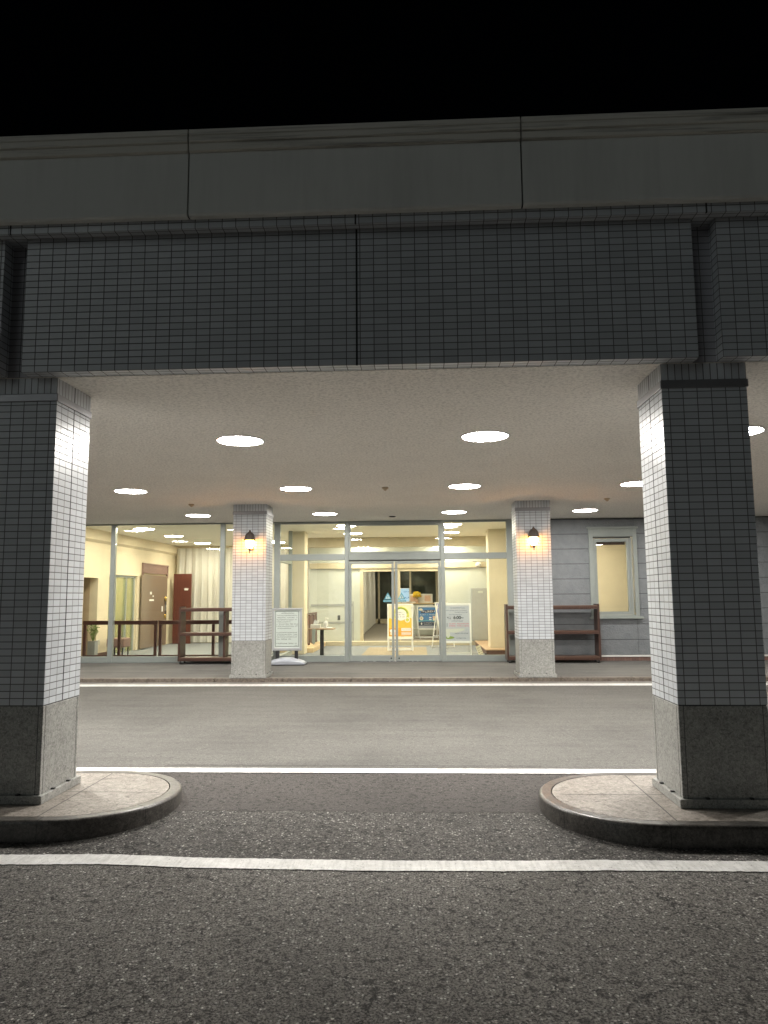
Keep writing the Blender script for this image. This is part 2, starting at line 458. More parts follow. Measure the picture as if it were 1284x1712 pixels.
def glass(name, tint=(0.96, 0.98, 0.96), refl=1.0, rough=0.0, haze=0.0, hazecol=(0.5, 0.4, 0.3)):
    m, nt, nd, lk, p = mat(name)
    nd.remove(p)
    tr = N(nt, 'BsdfTransparent'); tr.inputs[0].default_value = (*tint, 1)
    gl = N(nt, 'BsdfGlossy'); gl.inputs['Roughness'].default_value = rough
    fr = N(nt, 'Fresnel'); fr.inputs[0].default_value = 1.45
    mu = N(nt, 'Math', operation='MULTIPLY'); mu.inputs[1].default_value = refl; lk.new(fr.outputs[0], mu.inputs[0])
    mx = N(nt, 'MixShader'); lk.new(mu.outputs[0], mx.inputs[0]); 
    src = tr.outputs[0]
    if haze:
        df = N(nt, 'BsdfDiffuse'); df.inputs[0].default_value = (*hazecol, 1)
        hm = N(nt, 'MixShader'); hm.inputs[0].default_value = haze
        lk.new(tr.outputs[0], hm.inputs[1]); lk.new(df.outputs[0], hm.inputs[2]); src = hm.outputs[0]
    lk.new(src, mx.inputs[1]); lk.new(gl.outputs[0], mx.inputs[2])
    lk.new(mx.outputs[0], nd['Material Output'].inputs[0])
    return m
M_glass = glass('clear_glass')
M_nightglass = glass('night_window_glass', (0.86, 0.88, 0.85), 1.4)
M_greenglass = glass('green_glass', (0.93, 0.95, 0.80), 0.7, haze=0.22, hazecol=(0.55, 0.58, 0.30))
M_brownglass = glass('brown_frosted_glass', (0.62, 0.50, 0.36), 1.2, 0.08, haze=0.85, hazecol=(0.27, 0.205, 0.15))

def emis(name, col, s):
    m, nt, nd, lk, p = mat(name)
    nd.remove(p)
    e = N(nt, 'Emission'); e.inputs[0].default_value = (*col, 1); e.inputs[1].default_value = s
    lk.new(e.outputs[0], nd['Material Output'].inputs[0])
    return m
M_lampdisc = emis('downlight_glow', (1.0, 0.96, 0.895), L_CANOPY)
M_frontdisc = emis('front_downlight_glow', (1.0, 0.96, 0.895), L_FRONT)
M_roomdisc = emis('room_light_glow', (1.0, 0.905, 0.71), L_ROOM)
M_globe = emis('warm_globe_glow', (1.0, 0.40, 0.085), L_LAMP)
M_screen = emis('lit_display', (0.62, 0.85, 1.0), 0.9)

def siding():
    m, nt, nd, lk, p = mat('embossed_siding')
    v = vec(nt)
    f = noise(nt, v, 16, 5, 0.6, 1.5); g = noise(nt, v, 5, 4, 0.6)
    lk.new(ramp(nt, g, [(0.3, (0.20, 0.216, 0.23)), (0.7, (0.25, 0.265, 0.28))]), p.inputs['Base Color'])
    p.inputs['Roughness'].default_value = 0.45
    lk.new(bump(nt, f, 1.0, 0.02), p.inputs['Normal'])
    return m
M_siding = siding()
M_brick = tile_mat('brown_plinth_tile', 0.06, 0.12, (0.24, 0.135, 0.11), (0.19, 0.11, 0.09), (0.12, 0.09, 0.08), 0.6, 0.008)

# ------------------------------------------------------------------ glyph marks (illegible small print) and legible text
def glyph_line(mb, x0, x1, z, h, y, m=0, rng=None, gap=0.12, fill=1.0):
    rng = rng or random
    x = x0
    while x < x1:
        w = h * rng.uniform(0.72, 0.95)
        if rng.random() < fill:
            t = h * 0.13
            for _ in range(rng.randint(3, 4)):
                if rng.random() < .55:
                    zz = z + rng.uniform(0, h - t); a = x + rng.uniform(0, w * .25); b = x + w * rng.uniform(.7, 1)
                    q = (a, b, zz, zz + t)
                else:
                    a = x + rng.uniform(0, w - t); zz = z + rng.uniform(0, h * .3)
                    q = (a, a + t, zz, z + h * rng.uniform(.7, 1))
                mb.poly([(q[0], y, q[2]), (q[1], y, q[2]), (q[1], y, q[3]), (q[0], y, q[3])], m)
                y -= 0.00003
        x += w + h * gap

def text_into(mb, body, size, x, z, y, m=0, shear=0.0, align='LEFT'):
    cu = bpy.data.curves.new('text', 'FONT'); cu.body = body; cu.size = size; cu.shear = shear; cu.align_x = align; cu.offset = size * .03
    to = bpy.data.objects.new('text', cu); COL.objects.link(to)
    dg = bpy.context.evaluated_depsgraph_get()
    me = bpy.data.meshes.new_from_object(to.evaluated_get(dg))
    b = len(mb.v)
    for v in me.vertices: mb.v.append((x + v.co.x, y, z + v.co.y))
    for p in me.polygons: mb.face([b + i for i in p.vertices], m)
    bpy.data.objects.remove(to); bpy.data.meshes.remove(me)

def disc(mb, cx, cz, r, y, m=0, n=28, a0=0, a1=2 * math.pi, rz=None):
    rz = rz or r
    pts = [(cx + r * math.cos(a0 + (a1 - a0) * i / n), y, cz + rz * math.sin(a0 + (a1 - a0) * i / n)) for i in range(n)]
    mb.poly(pts, m)

def arc_band(mb, cx, cz, r0, r1, y, a0, a1, m=0, n=24):
    for i in range(n):
        t0 = a0 + (a1 - a0) * i / n; t1 = a0 + (a1 - a0) * (i + 1) / n
        mb.poly([(cx + r * math.cos(t), y, cz + r * math.sin(t)) for r, t in ((r0, t0), (r1, t0), (r1, t1), (r0, t1))], m)

def rect(mb, x0, x1, z0, z1, y, m=0):
    mb.poly([(x0, y, z0), (x1, y, z0), (x1, y, z1), (x0, y, z1)], m)

# ------------------------------------------------------------------ ground, road, markings, pavement
PROF = [(-60, 0.0), (-0.6, 0.0), (-0.4, 0.005), (0.25, 0.034), (1.5, 0.065), (7.65, 0.098)]
def gz(y):
    if y <= PROF[0][0]: return PROF[0][1]
    for (a, za), (b, zb) in zip(PROF, PROF[1:]):
        if y <= b: return za + (zb - za) * (y - a) / (b - a)
    return PROF[-1][1]

def sheet(name, m, x0, x1, ys, dz, edge=None, nx=1, wob=0.0, seed=0):
    """a sheet following the ground profile; wob wobbles its long edges"""
    mb = MB(); rng = random.Random(seed)
    ys = sorted(set(list(ys) + [y for y, _ in PROF if ys[0] < y < ys[-1]]))
    jit = [[rng.uniform(-wob, wob), rng.uniform(-wob, wob)] for _ in range(nx + 1)]
    for j, y in enumerate(ys):
        for i in range(nx + 1):
            x = x0 + (x1 - x0) * i / nx
            yy = y + (edge(x) if edge else 0) + (jit[i][0] if j == 0 else jit[i][1] if j == len(ys) - 1 else 0)
            mb.v.append((x, yy, gz(yy) + dz))
    for j in range(len(ys) - 1):
        for i in range(nx):
            a = j * (nx + 1) + i
            mb.face((a, a + 1, a + nx + 2, a + nx + 1))
    o = mb.build(name, m)
    return tag(o, kind='structure')

sheet('ground', M_asph, -60, 60, [-60, 7.65], 0)
sheet('asphalt_apron', M_apron, -30, 30, [0.235, 1.26], 0.002, nx=700, wob=0.016, seed=2)
sheet('asphalt_strip', M_strip, -30, 30, [-0.70, 0.235], 0.0012, nx=500, wob=0.012, seed=3)
sheet('road', M_road, -60, 60, [1.26, 7.37], 0.004)
def wavy(x):
    pts = [(-9, .05), (-2.6, 0.02), (-1.9, 0.045), (-1.35, 0.0), (-.25, -0.02), (.54, -.004), (1.03, .022), (2.03, .028), (9, .03)]
    for (a, za), (b, zb) in zip(pts, pts[1:]):
        if x <= b: return za + (zb - za) * (x - a) / (b - a)
    return pts[-1][1]
sheet('road_marking', M_paint, -8.9, 8.9, [-0.795, -0.628], 0.005, edge=wavy, nx=700, wob=0.0045, seed=5)
sheet('road_marking', M_paint, -12, 12, [1.262, 1.412], 0.008, nx=600, wob=0.004, seed=6)
sheet('road_marking', M_paint, -12, 12, [7.07, 7.35], 0.008, nx=300, wob=0.004, seed=8)
sheet('asphalt_seam', M_seam, -2.3, 1.05, [1.50, 1.53], 0.0055, nx=120, wob=0.010, seed=12)
M_gutter = plain('gutter_concrete', (0.20, 0.19, 0.175), 0.9, var=0.15, vscale=8)
sheet('gutter', M_gutter, -30, 30, [7.371, 7.65], 0.004)
mb = MB()
mb.box(-30, 30, 7.80, 10.80, -0.2, 0.165)
tag(mb.build('pavement', M_walk), kind='structure')
mb = MB()
for i in range(-25, 26):
    mb.box(i * 1.2 + 0.004, i * 1.2 + 1.196, 7.652, 7.798, -0.2, 0.169, bev=0.012)
tag(mb.build('kerb', M_farkerb), kind='structure')
mb = MB()
mb.box(-11, 11, 10.80, 16.1, -0.2, 0.163)
tag(mb.build('floor', M_carpet), kind='structure')
mb = MB(); mb.box(-8.2, -3.3, 16.1, 17.9, -0.2, 0.163)
tag(mb.build('floor', M_carpet), kind='structure')

# ------------------------------------------------------------------ islands under the front columns
def stadium(cx, cy, half, r, n=40):
    pts = []
    for i in range(n + 1):
        t = -math.pi / 2 + math.pi * i / n
        pts.append((cx + half + r * math.cos(t), cy + r * math.sin(t)))
    for i in range(n + 1):
        t = math.pi / 2 + math.pi * i / n
        pts.append((cx - half + r * math.cos(t), cy + r * math.sin(t)))
    return pts
def island(cx, halflen, label):
    cy, r, top = 0.305, 0.695, 0.1413
    half = halflen - r
    t = thing('traffic_island', label, 'traffic island', (cx, cy, 0), group='kerbed islands under the front columns')
    k = MB()
    rings = [(0, -0.1), (0, top - .022), (0.004, top - .010), (0.012, top - .003), (0.022, top), (0.088, top), (0.09, top - .004)]
    n = None
    for ins, z in rings:
        p = stadium(0, 0, half, r - ins)
        n = len(p); k.v += [(x, y, z) for x, y in p]
    for a in range(len(rings) - 1):
        for i in range(n):
            j = (i + 1) % n
            k.face((a * n + i, a * n + j, (a + 1) * n + j, (a + 1) * n + i), 0, a < 4)
    # radial joints of the kerb stones
    P0 = stadium(0, 0, half, r + .0015); P1 = stadium(0, 0, half, r - .09)
    for i in (13, 41 - 14, 55, 68, 81, 0):
        x0, y0 = P0[i]; x1, y1 = P1[i]
        d = Vector((x1 - x0, y1 - y0)).normalized(); q = Vector((-d.y, d.x)) * 0.0022
        k.poly([(x0 - q.x, y0 - q.y, -.05), (x0 + q.x, y0 + q.y, -.05), (x0 + q.x, y0 + q.y, top - .015), (x0 - q.x, y0 - q.y, top - .015)], 1)
        k.poly([(x0 - q.x + d.x * .006, y0 - q.y + d.y * .006, top - .008), (x0 + q.x + d.x * .006, y0 + q.y + d.y * .006, top - .008),
                (x0 + q.x + d.x * .02, y0 + q.y + d.y * .02, top + .001), (x0 - q.x + d.x * .02, y0 - q.y + d.y * .02, top + .001)], 1)
        k.poly([(x0 - q.x + d.x * .02, y0 - q.y + d.y * .02, top + .001), (x0 + q.x + d.x * .02, y0 + q.y + d.y * .02, top + .001),
                (x1 + q.x, y1 + q.y, top + .001), (x1 - q.x, y1 - q.y, top + .001)], 1)
    k.build('kerb', [M_islandkerb, M_sealant], t)
    pv = MB()
    p = stadium(0, 0, half, r - .097)
    pv.v += [(x, y, top - .001) for x, y in p] + [(x, y, top - .05) for x, y in p]
    pv.face(range(n), 0)
    for i in range(n):
        j = (i + 1) % n
        pv.face((i, j, n + j, n + i), 0)
    s = 0.0038
    for x in (-0.445, 0.445):
        pv.poly([(x - s, -.60, top), (x + s, -.60, top), (x + s, .60, top), (x - s, .60, top)], 1)
    pv.poly([(-half - .55, .015 - s, top + .0004), (half + .55, .015 - s, top + .0004), (half + .55, .015 + s, top + .0004), (-half - .55, .015 + s, top + .0004)], 1)
    pv.build('paving', [M_paving, M_sealant], t)
    # dark bed visible in the ring joint
    return t
island(-2.992, 1.185, 'granite island with rounded end and dark kerb under the left front column')
island(2.055, 1.21, 'granite island with rounded end and dark kerb under the right front column')

# ------------------------------------------------------------------ columns
ZC = 3.224
def column(cx, cy, base, label, group, joint_axis_sides=True, wd=0.6, dp=0.556):
    t = thing('tiled_column', label, 'column', (cx, cy, base), group=group)
    zj, zl, zt = 0.815 - base, 3.040 - base, ZC - base
    hx, hy = wd / 2, dp / 2
    s = MB()
    s.box(-hx, hx, -hy, hy, zj, zl, 0, bev=0.003)
    for sx in (-1, 1):     # control joint down the side faces
        s.box(sx * (hx + .0015), sx * (hx - .01), -.005, .005, zj, zl, 1)
    s.build('shaft', [M_tile, M_sealant], t, uvo=(0.05, 0.0, -zj))
    c = MB()
    c.box(-hx, hx, -hy, hy, zl + .058, zt, 0)
    for sx in (-1, 1):
        c.box(sx * (hx + .0015), sx * (hx - .01), -.005, .005, zl + .058, zt, 1)
    c.build('capital', [M_tile_up, M_sealant], t, uvo=(0.0, 0.0, -(zl + .058)))
    l = MB()
    l.box(-hx - .010, hx + .010, -hy - .010, hy + .010, zl, zl + .058, 0, bev=.004)
    l.build('ledge', M_band, t)
    g = MB()
    g.box(-hx, hx, -hy, hy, .058, zj - .005, 0, bev=.004)
    g.box(-hx + .006, hx - .006, -hy + .006, hy - .006, zj - .005, zj, 1)
    e = .0012
    for sx in (-1, 1):
        for q in (-hy + .035, hy - .035):
            g.box(sx * (hx + e), sx * (hx - .01), q - .0018, q + .0018, .058, zj - .006, 1)
        for q in (-hx + .035, hx - .035):
            g.box(q - .0018, q + .0018, sx * (hy + e), sx * (hy - .01), .058, zj - .006, 1)
    g.build('granite_base', [M_granite, M_sealant], t)
    p = MB()
    p.box(-hx - .026, hx + .026, -hy - .026, hy + .026, 0, .058, 0, bev=.005)
    for q in (-.14, .15):
        for sy in (-1, 1):
            p.box(q - .011, q + .011, sy * hy, sy * (hy + .0265), .059, .068, 1)
            p.box(sy * hx, sy * (hx + .0265), q * .8 - .011, q * .8 + .011, .059, .068, 1)
    p.build('plinth', [M_granite, M_black], t)
    return t
column(-2.992, .278, .1413, 'big tiled column, dark towards us, its lit face at the left edge of the driveway', 'front columns of the canopy')
column(2.055, .278, .1413, 'big tiled column, dark towards us, standing on the right-hand kerbed island', 'front columns of the canopy')
column(-3.016, 7.948, .169, 'white tiled column with wall lantern beside the wave-based notice stand', 'far columns at the pavement edge')
column(1.998, 7.948, .169, 'white tiled column with wall lantern in front of the grey siding', 'far columns at the pavement edge')

# ------------------------------------------------------------------ canopy
cnp = thing('entrance_canopy', 'flat canopy with dark tiled beam, pale parapet and stucco underside spanning the driveway', 'canopy', (0, 0, 3.2))
Z0 = ZC - 3.2
XL, XR = -11.0, 11.0
segs = [(XL, -3.075), (-2.905, 1.98), (2.15, XR)]
for k, (a, b) in enumerate(segs):
    m_ = MB(); m_.box(a, b, -.13, .30, Z0, 1.05)
    if k == 1:
        m_.box(-.43 - .007, -.43 + .007, -.132, -.12, Z0 - .0015, 1.05, 1)
    m_.box(a, b, -.05, .30, Z0 - .012, Z0 - .001, 2) if False else None
    o = m_.build('tiled_beam', [M_tile, M_sealant], cnp, uvo=(-a if k < 2 else -2.15, .03, -Z0))
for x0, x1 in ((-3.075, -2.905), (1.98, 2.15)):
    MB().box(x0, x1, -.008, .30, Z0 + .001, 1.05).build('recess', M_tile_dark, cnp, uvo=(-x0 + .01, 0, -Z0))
ub = MB(); ub.box(XL, XR, -.215, .30, 1.052, 1.145)
for x in (-.43, -2.99, 2.06):
    ub.box(x - .006, x + .006, -.2165, -.20, 1.0505, 1.145, 1)
ub.build('tiled_band', [M_tile, M_sealant], cnp, uvo=(.005, 0.035, -1.05))
un = MB(); un.box(XL, -3.08, -.2, .1, 1.0505, 1.0515); un.box(-2.90, 1.975, -.2, -.131, 1.0505, 1.0515); un.box(2.155, XR, -.2, -.131, 1.0505, 1.0515)
joints = [XL] + [-1.645 + 2.41 * k for k in range(-3, 5)] + [XR]
for a, b in zip(joints, joints[1:]):
    q = MB()
    q.prism([(-.255, 1.12), (-.262, 1.122), (-.27, 1.135), (-.27, 1.602), (.0, 1.602), (.0, 1.12)], 'x', a + .006, b - .006)
    pp = q.build('parapet_panel', M_parapet, cnp)
    q = MB()
    q.prism([(-.272, 1.605), (-.290, 1.612), (-.292, 1.662), (-.284, 1.668), (-.300, 1.676), (-.302, 1.716), (-.294, 1.722), (-.302, 1.730), (-.300, 1.770), (-.285, 1.776), (.02, 1.782), (.02, 1.605)], 'x', a + .005, b - .005)
    q.build('coping', M_coping, cnp)
bk = MB(); bk.box(XL, XR, -.25, -.01, 1.125, 1.598); bk.v = [(x, y + .012, z) for x, y, z in bk.v]
bk.build('joint_backing', M_sealant, cnp)
so = MB(); so.box(XL, XR, -.045, 10.79, Z0, .30)
so.v = [(x, y if y > 0 else .302 if z > Z0 + .01 else y, z) for x, y, z in so.v]
so = MB(); so.box(XL, XR, .301, 10.84, Z0, .32); so.build('soffit', M_stucco, cnp)
so = MB(); so.box(XL, XR, -.006, .301, Z0 - .004, Z0 - .0005); so.build('soffit_edge', M_stucco, cnp)

# ------------------------------------------------------------------ round downlights
def make_light(name, label, loc, mdisc, group, r=.235):
    t = thing(name, label, 'ceiling light', loc, group=group)
    f = MB(); f.lathe([(r + .022, 0), (r + .022, -.006), (r + .012, -.012), (r, -.010), (r, 0)], n=40); f.build('frame', M_white, t)
    d = MB(); d.lathe([(r - .001, -.002), (r - .001, -.007), (r * .8, -.010), (0, -.012)], n=32); d.build('diffuser', mdisc, t)
    return t
def dup(root, loc, label):
    c = root.copy(); COL.objects.link(c); c.location = loc; c['label'] = label
    for ch in [o for o in bpy.data.objects if o.parent == root]:
        k = ch.copy(); COL.objects.link(k); k.parent = c
    return c
cols = [-7.03, -4.46, -1.88, .70, 3.28, 5.85]; rows = [2.32, 5.83, 9.30]
rown = ['in the row nearest the dark beam', 'in the middle row', 'in the row nearest the glass front']
coln = ['beyond the left edge', 'far left', 'left of centre', 'right of centre', 'far right', 'beyond the right edge']
for j, y in enumerate(rows):
    proto = None
    for i, x in enumerate(cols):
        lb = f'round white canopy downlight, {coln[i]} {rown[j]}'
        if i == 0 and j < 2: proto = make_light('canopy_light', lb, (x, y, ZC - .0005), M_frontdisc if j == 0 else M_lampdisc, 'round downlights under the canopy'); keep = proto
        else: dup(proto or keep, (x, y, ZC - .0005), lb)
def detector(x, y, label, r=.05, h=.05):
    t = MB(); t.lathe([(r, 0), (r, -h * .3), (r * .6, -h * .6), (r * .25, -h)], n=18)
    tag(t.build('smoke_detector', M_tan, loc=(x, y, ZC)), label, 'smoke detector')
detector(-.508, 5.86, 'small conical smoke detector between the middle-row canopy downlights')
detector(-4.04, 7.53, 'small conical smoke detector on the stucco left of the left lantern column')
detector(3.26, 7.53, 'small conical smoke detector on the stucco right of the right lantern column')
t = MB(); t.lathe([(.07, 0), (.07, -.012), (.045, -.02)], n=18)
tag(t.build('round_sensor', M_black, loc=(-.55, 9.93, ZC)), 'flat dark round sensor on the stucco just above the glass doors', 'sensor')

# ------------------------------------------------------------------ wall lanterns
def lantern(cx, label):
    t = thing('wall_lantern', label, 'wall lamp', (cx, 7.66, 2.38), group='lit lanterns on the far columns')
    b = MB(); b.box(-.045, .045, -.012, .008, .02, .27, bev=.006)
    b.tube((0, -.01, .24), (0, -.075, .275), .012); b.tube((0, -.075, .275), (0, -.115, .262), .012)
    b.build('bracket', M_darkmetal, t)
    h = MB()
    h.lathe([(.098, .185), (.105, .190), (.094, .212), (.088, .25), (.07, .30), (.04, .328), (.018, .345), (.016, .36), (.008, .372), (0, .375)], c=(0, -.115, 0), n=20)
    h.lathe([(.094, .20), (.085, .24), (.05, .30), (0, .31)], c=(0, -.115, 0), n=20)
    h.build('hood', M_darkmetal, t)
    g = MB(); g.lathe([(0, .035), (.035, .04), (.058, .075), (.072, .12), (.076, .165), (.072, .20), (.05, .225)], c=(0, -.115, 0), n=20)
    g.build('globe', M_globe, t)
    f = MB()
    f.lathe([(0, -.045), (.006, -.04), (.007, 0), (.018, .010), (.034, .03), (.038, .044), (.03, .047)], c=(0, -.115, 0), n=16)
    for k in range(4):
        a = math.pi / 4 + k * math.pi / 2
        pts = [(.036, .04), (.062, .075), (.077, .12), (.081, .165), (.078, .2)]
        for (ra, za), (rb, zb) in zip(pts, pts[1:]):
            f.tube((ra * math.cos(a), -.115 + ra * math.sin(a), za), (rb * math.cos(a), -.115 + rb * math.sin(a), zb), .0035, n=6)
    f.build('finial', M_darkmetal, t)
lantern(-2.985, 'lit bronze wall lantern on the white column beside the notice stand')
lantern(1.982, 'lit bronze wall lantern on the white column beside the grey siding')

# ------------------------------------------------------------------ glazed front
FY = 10.85
gf = thing('glass_entrance_front', 'pale aluminium glazed shopfront with sliding doors between the two lantern columns', 'glass front', (0, FY, .165))
def gbox(x0, x1, z0, z1, y0=0.0, y1=.10, bev=.004): return MB().box(x0, x1, y0, y1, z0 - .165, z1 - .165, bev=bev)
def gpart(name, *a, m=None, **k): return gbox(*a, **k).build(name, m or M_alu, gf)
ZH = ZC - .003
gpart('mullion', -3.21, -3.08, .165, ZH)
gpart('mullion', -1.645, -1.555, .165, ZH)
gpart('mullion', .465, .555, .165, ZH)
gpart('mullion', 1.905, 2.03, .165, ZH)
for a, b in ((-3.078, -1.647), (-1.553, .463), (.557, 1.903)):
    gpart('transom', a, b, 2.365, 2.505, y0=.004)
    gpart('head_rail', a, b, ZH - .045, ZH, y0=.006)
gpart('bottom_rail', -3.078, -1.647, .165, .298, y0=.004)
gpart('bottom_rail', .557, 1.903, .165, .298, y0=.004)
def pane(x0, x1, z0, z1, y=.05, m=None, name='pane', parent=None):
    return MB().box(x0, x1, y, y + .008, z0 - .165, z1 - .165).build(name, m or M_glass, parent or gf)
pane(-3.078, -1.647, .298, 2.365); pane(.557, 1.903, .298, 2.365)
pane(-3.078, -1.647, 2.505, ZH - .045); pane(.557, 1.903, 2.505, ZH - .045)
# inset frame of the fanlight above the doors
fl = MB()
for a in ((-1.553, -1.513, 2.507, ZH - .047), (.423, .463, 2.507, ZH - .047), (-1.513, .423, 2.507, 2.545), (-1.513, .423, ZH - .10, ZH - .047)):
    fl.box(a[0], a[1], .012, .085, a[2] - .165, a[3] - .165)
fl.build('fanlight_frame', M_alu, gf)
pane(-1.513, .423, 2.545, ZH - .10)
MB().box(-1.553, .463, .03, .09, 2.335 - .165, 2.363 - .165).build('door_track', M_aludark, gf)
def door_leaf(x0, x1, lockx, stx):
    d = MB()
    st = .055
    d.box(x0, x0 + st, .03, .075, .175 - .165, 2.33 - .165, bev=.003); d.box(x1 - st, x1, .03, .075, .175 - .165, 2.33 - .165, bev=.003)
    d.box(x0 + st, x1 - st, .032, .073, .175 - .165, .298 - .165); d.box(x0 + st, x1 - st, .032, .073, 2.275 - .165, 2.33 - .165)
    o = d.build('sliding_door', M_alu, gf)
    MB().box(x0 + st, x1 - st, .049, .057, .298 - .165, 2.275 - .165).build('pane', M_glass, o)
    MB().tube((lockx, .022, .235 - .165), (lockx, .034, .235 - .165), .016).build('lock', M_black, o)
    # small triangular warning transfer on the glass
    s = MB(); z = 1.50 - .165
    s.poly([(stx - .085, .0475, z), (stx + .085, .0475, z), (stx, .0475, z + .15)], 0)
    s.poly([(stx - .05, .047, z + .02), (stx + .05, .047, z + .02), (stx, .047, z + .105)], 2)
    rect(s, stx - .012, stx + .012, z + .03, z + .08, .0465, 0)
    rect(s, stx - .10, stx + .10, z - .055, z - .015, .0475, 0)
    glyph_line(s, stx - .08, stx + .08, z - .046, .022, .047, 1, random.Random(3))
    s.build('warning_sticker', [M_teal, M_white, M_paper], o)
door_leaf(-1.55, -.562, -.635, -.70)
door_leaf(-.538, .46, -.465, -.40)
MB().box(-1.553, .463, .02, .085, 0, .009).build('threshold', M_steel, gf)
# left glazed wall
lf = thing('glass_lobby_wall', 'tall glazed lobby wall left of the lantern column, with slim pale posts', 'glass wall', (0, FY, .165))
def lpart(name, x0, x1, z0, z1, y0=0.0, y1=.10, m=None): return MB().box(x0, x1, y0, y1, z0 - .165, z1 - .165, bev=.004).build(name, m or M_alu, lf)
xs = [-7.92, -6.85, -4.37, -3.21]
for x in xs[:3]: lpart('mullion', x - .05, x + .05, .165, ZH)
for a, b in zip(xs, xs[1:]):
    b2 = b - .052 if b > -3.3 or True else b
    b2 = -3.212 if b == -3.21 else b - .052
    lpart('bottom_rail', a + .052, b2, .165, .292, y0=.004)
    lpart('head_rail', a + .052, b2, ZH - .022, ZH, y0=.006)
    MB().box(a + .052, b2, .05, .058, .292 - .165, ZH - .022 - .165).build('pane', M_glass, lf)

# ------------------------------------------------------------------ siding wall with window
sw = thing('siding_wall', 'blue grey embossed siding wall right of the entrance', 'wall', (2.04, FY, .165))
sd = MB()
WX0, WX1, WZ0, WZ1 = 3.70, 4.665, 1.10, 2.985
def side_boards(x0, x1, z0, z1):
    z = z0
    hs = .324
    k0 = math.floor((z0 - .29) / hs)
    edges = sorted({z0, z1} | {.29 + hs * k for k in range(0, 12) if z0 < .29 + hs * k < z1})
    for a, b in zip(edges, edges[1:]):
        sd.box(x0 - 2.04, x1 - 2.04, 0, .14, a + .005 - .165, b - .005 - .165, bev=.003)
vj = [2.04, 4.64, 7.67, 11.0]
side_boards(2.04, WX0, .29, ZH); side_boards(WX1, 7.667, .29, ZH); side_boards(7.673, 11, .29, ZH)
side_boards(WX0, 4.637, .29, WZ0); side_boards(4.643, WX1, .29, WZ0); side_boards(WX0, 4.637, WZ1, ZH); side_boards(4.643, WX1, WZ1, ZH)
sd.build('siding', M_siding, sw)
MB().box(0, WX0 - 2.04, .012, .13, .125, ZH - .165).box(WX1 - 2.04, 8.96, .012, .13, .125, ZH - .165).box(WX0 - 2.04, WX1 - 2.04, .012, .13, .125, WZ0 - .165).build('backing', M_sealant, sw)
MB().box(0, 8.96, -.012, .10, .085, .123, bev=.003).build('drip_rail', M_white, sw)
MB().box(0, 8.96, .004, .10, 0, .084).build('plinth', M_brick, sw)
win = MB()
x0, x1 = WX0 - 2.04, WX1 - 2.04; zb, zt = WZ0 - .165, WZ1 - .165
win.box(x0 - .03, x0 + .055, -.035, .10, zb, zt, bev=.004); win.box(x1 - .055, x1 + .03, -.035, .10, zb, zt, bev=.004)
win.box(x0 + .055, x1 - .055, -.032, .10, zt - .17, zt, bev=.004)
win.box(x0 - .065, x1 + .065, -.055, .10, zt + .001, zt + .045, bev=.006)
win.box(x0 + .055, x1 - .055, -.03, .10, zb, zb + .03, bev=.003)
wo = win.build('window', M_alu, sw)
MB().box(x0 - .075, x1 + .095, -.075, .11, zb - .05, zb - .002, bev=.008).build('sill', M_alu, wo)
s2 = MB()
a0, a1, c0, c1 = x0 + .085, x1 - .13, zb + .035, zt - .21
s2.box(a0 - .028, a1 + .028, -.012, .09, c1 + .012, c1 + .036, 1)
for q in ((a0, a0 + .055, c0, c1), (a1 - .055, a1, c0, c1), (a0 + .055, a1 - .055, c0, c0 + .07), (a0 + .055, a1 - .055, c1 - .07, c1)):
    s2.box(q[0], q[1], .0, .07, q[2], q[3])
s2.box(x1 - .125, x1 - .085, -.01, .08, c0, c1 + .01); s2.box(x0 + .056, x0 + .082, -.01, .08, c0, c1 + .01)
s2.build('sash', [M_alu, M_aludark], wo)
MB().box(a0 + .055, a1 - .055, .04, .048, c0 + .07, c1 - .07).build('pane', M_glass, wo)
MB().box(a0 + .06, a1 - .06, .10, .125, c1 - .13, c1 - .05).build('rolled_blind', M_rackwood, wo)

# ------------------------------------------------------------------ interior shell
ZI = 3.2
ic = MB(); ic.box(-8.4, 2.2, 10.96, 18.0, ZI, ZI + .15); tag(ic.build('ceiling', M_ceil_in), kind='structure')
ic = MB(); ic.box(-3.2, 3.4, 18.0, 31, ZI - .05, ZI + .15); tag(ic.build('ceiling', M_ceil_in), kind='structure')
ic = MB(); ic.box(2.35, 11, 10.995, 19.2, ZI, ZI + .15); tag(ic.build('ceiling', M_ceil_in), kind='structure')
fl_ = MB(); fl_.box(-3.2, 3.4, 16.1, 31, -.1, .275); tag(fl_.build('corridor_floor', M_brownfloor), kind='structure')
# room seen in the window
wr = MB(); wr.box(2.35, 11, 14.3, 14.45, .163, ZI)
tag(wr.build('cream_room_wall', M_cream), 'cream inner wall seen through the window in the grey siding', 'wall')
# wall dividing vestibule from that room
dv = MB(); dv.box(2.2, 2.345, 10.96, 18.5, .163, ZI)
tag(dv.build('vestibule_side_wall', M_cream), 'cream side wall of the vestibule, behind the right lantern column', 'wall')
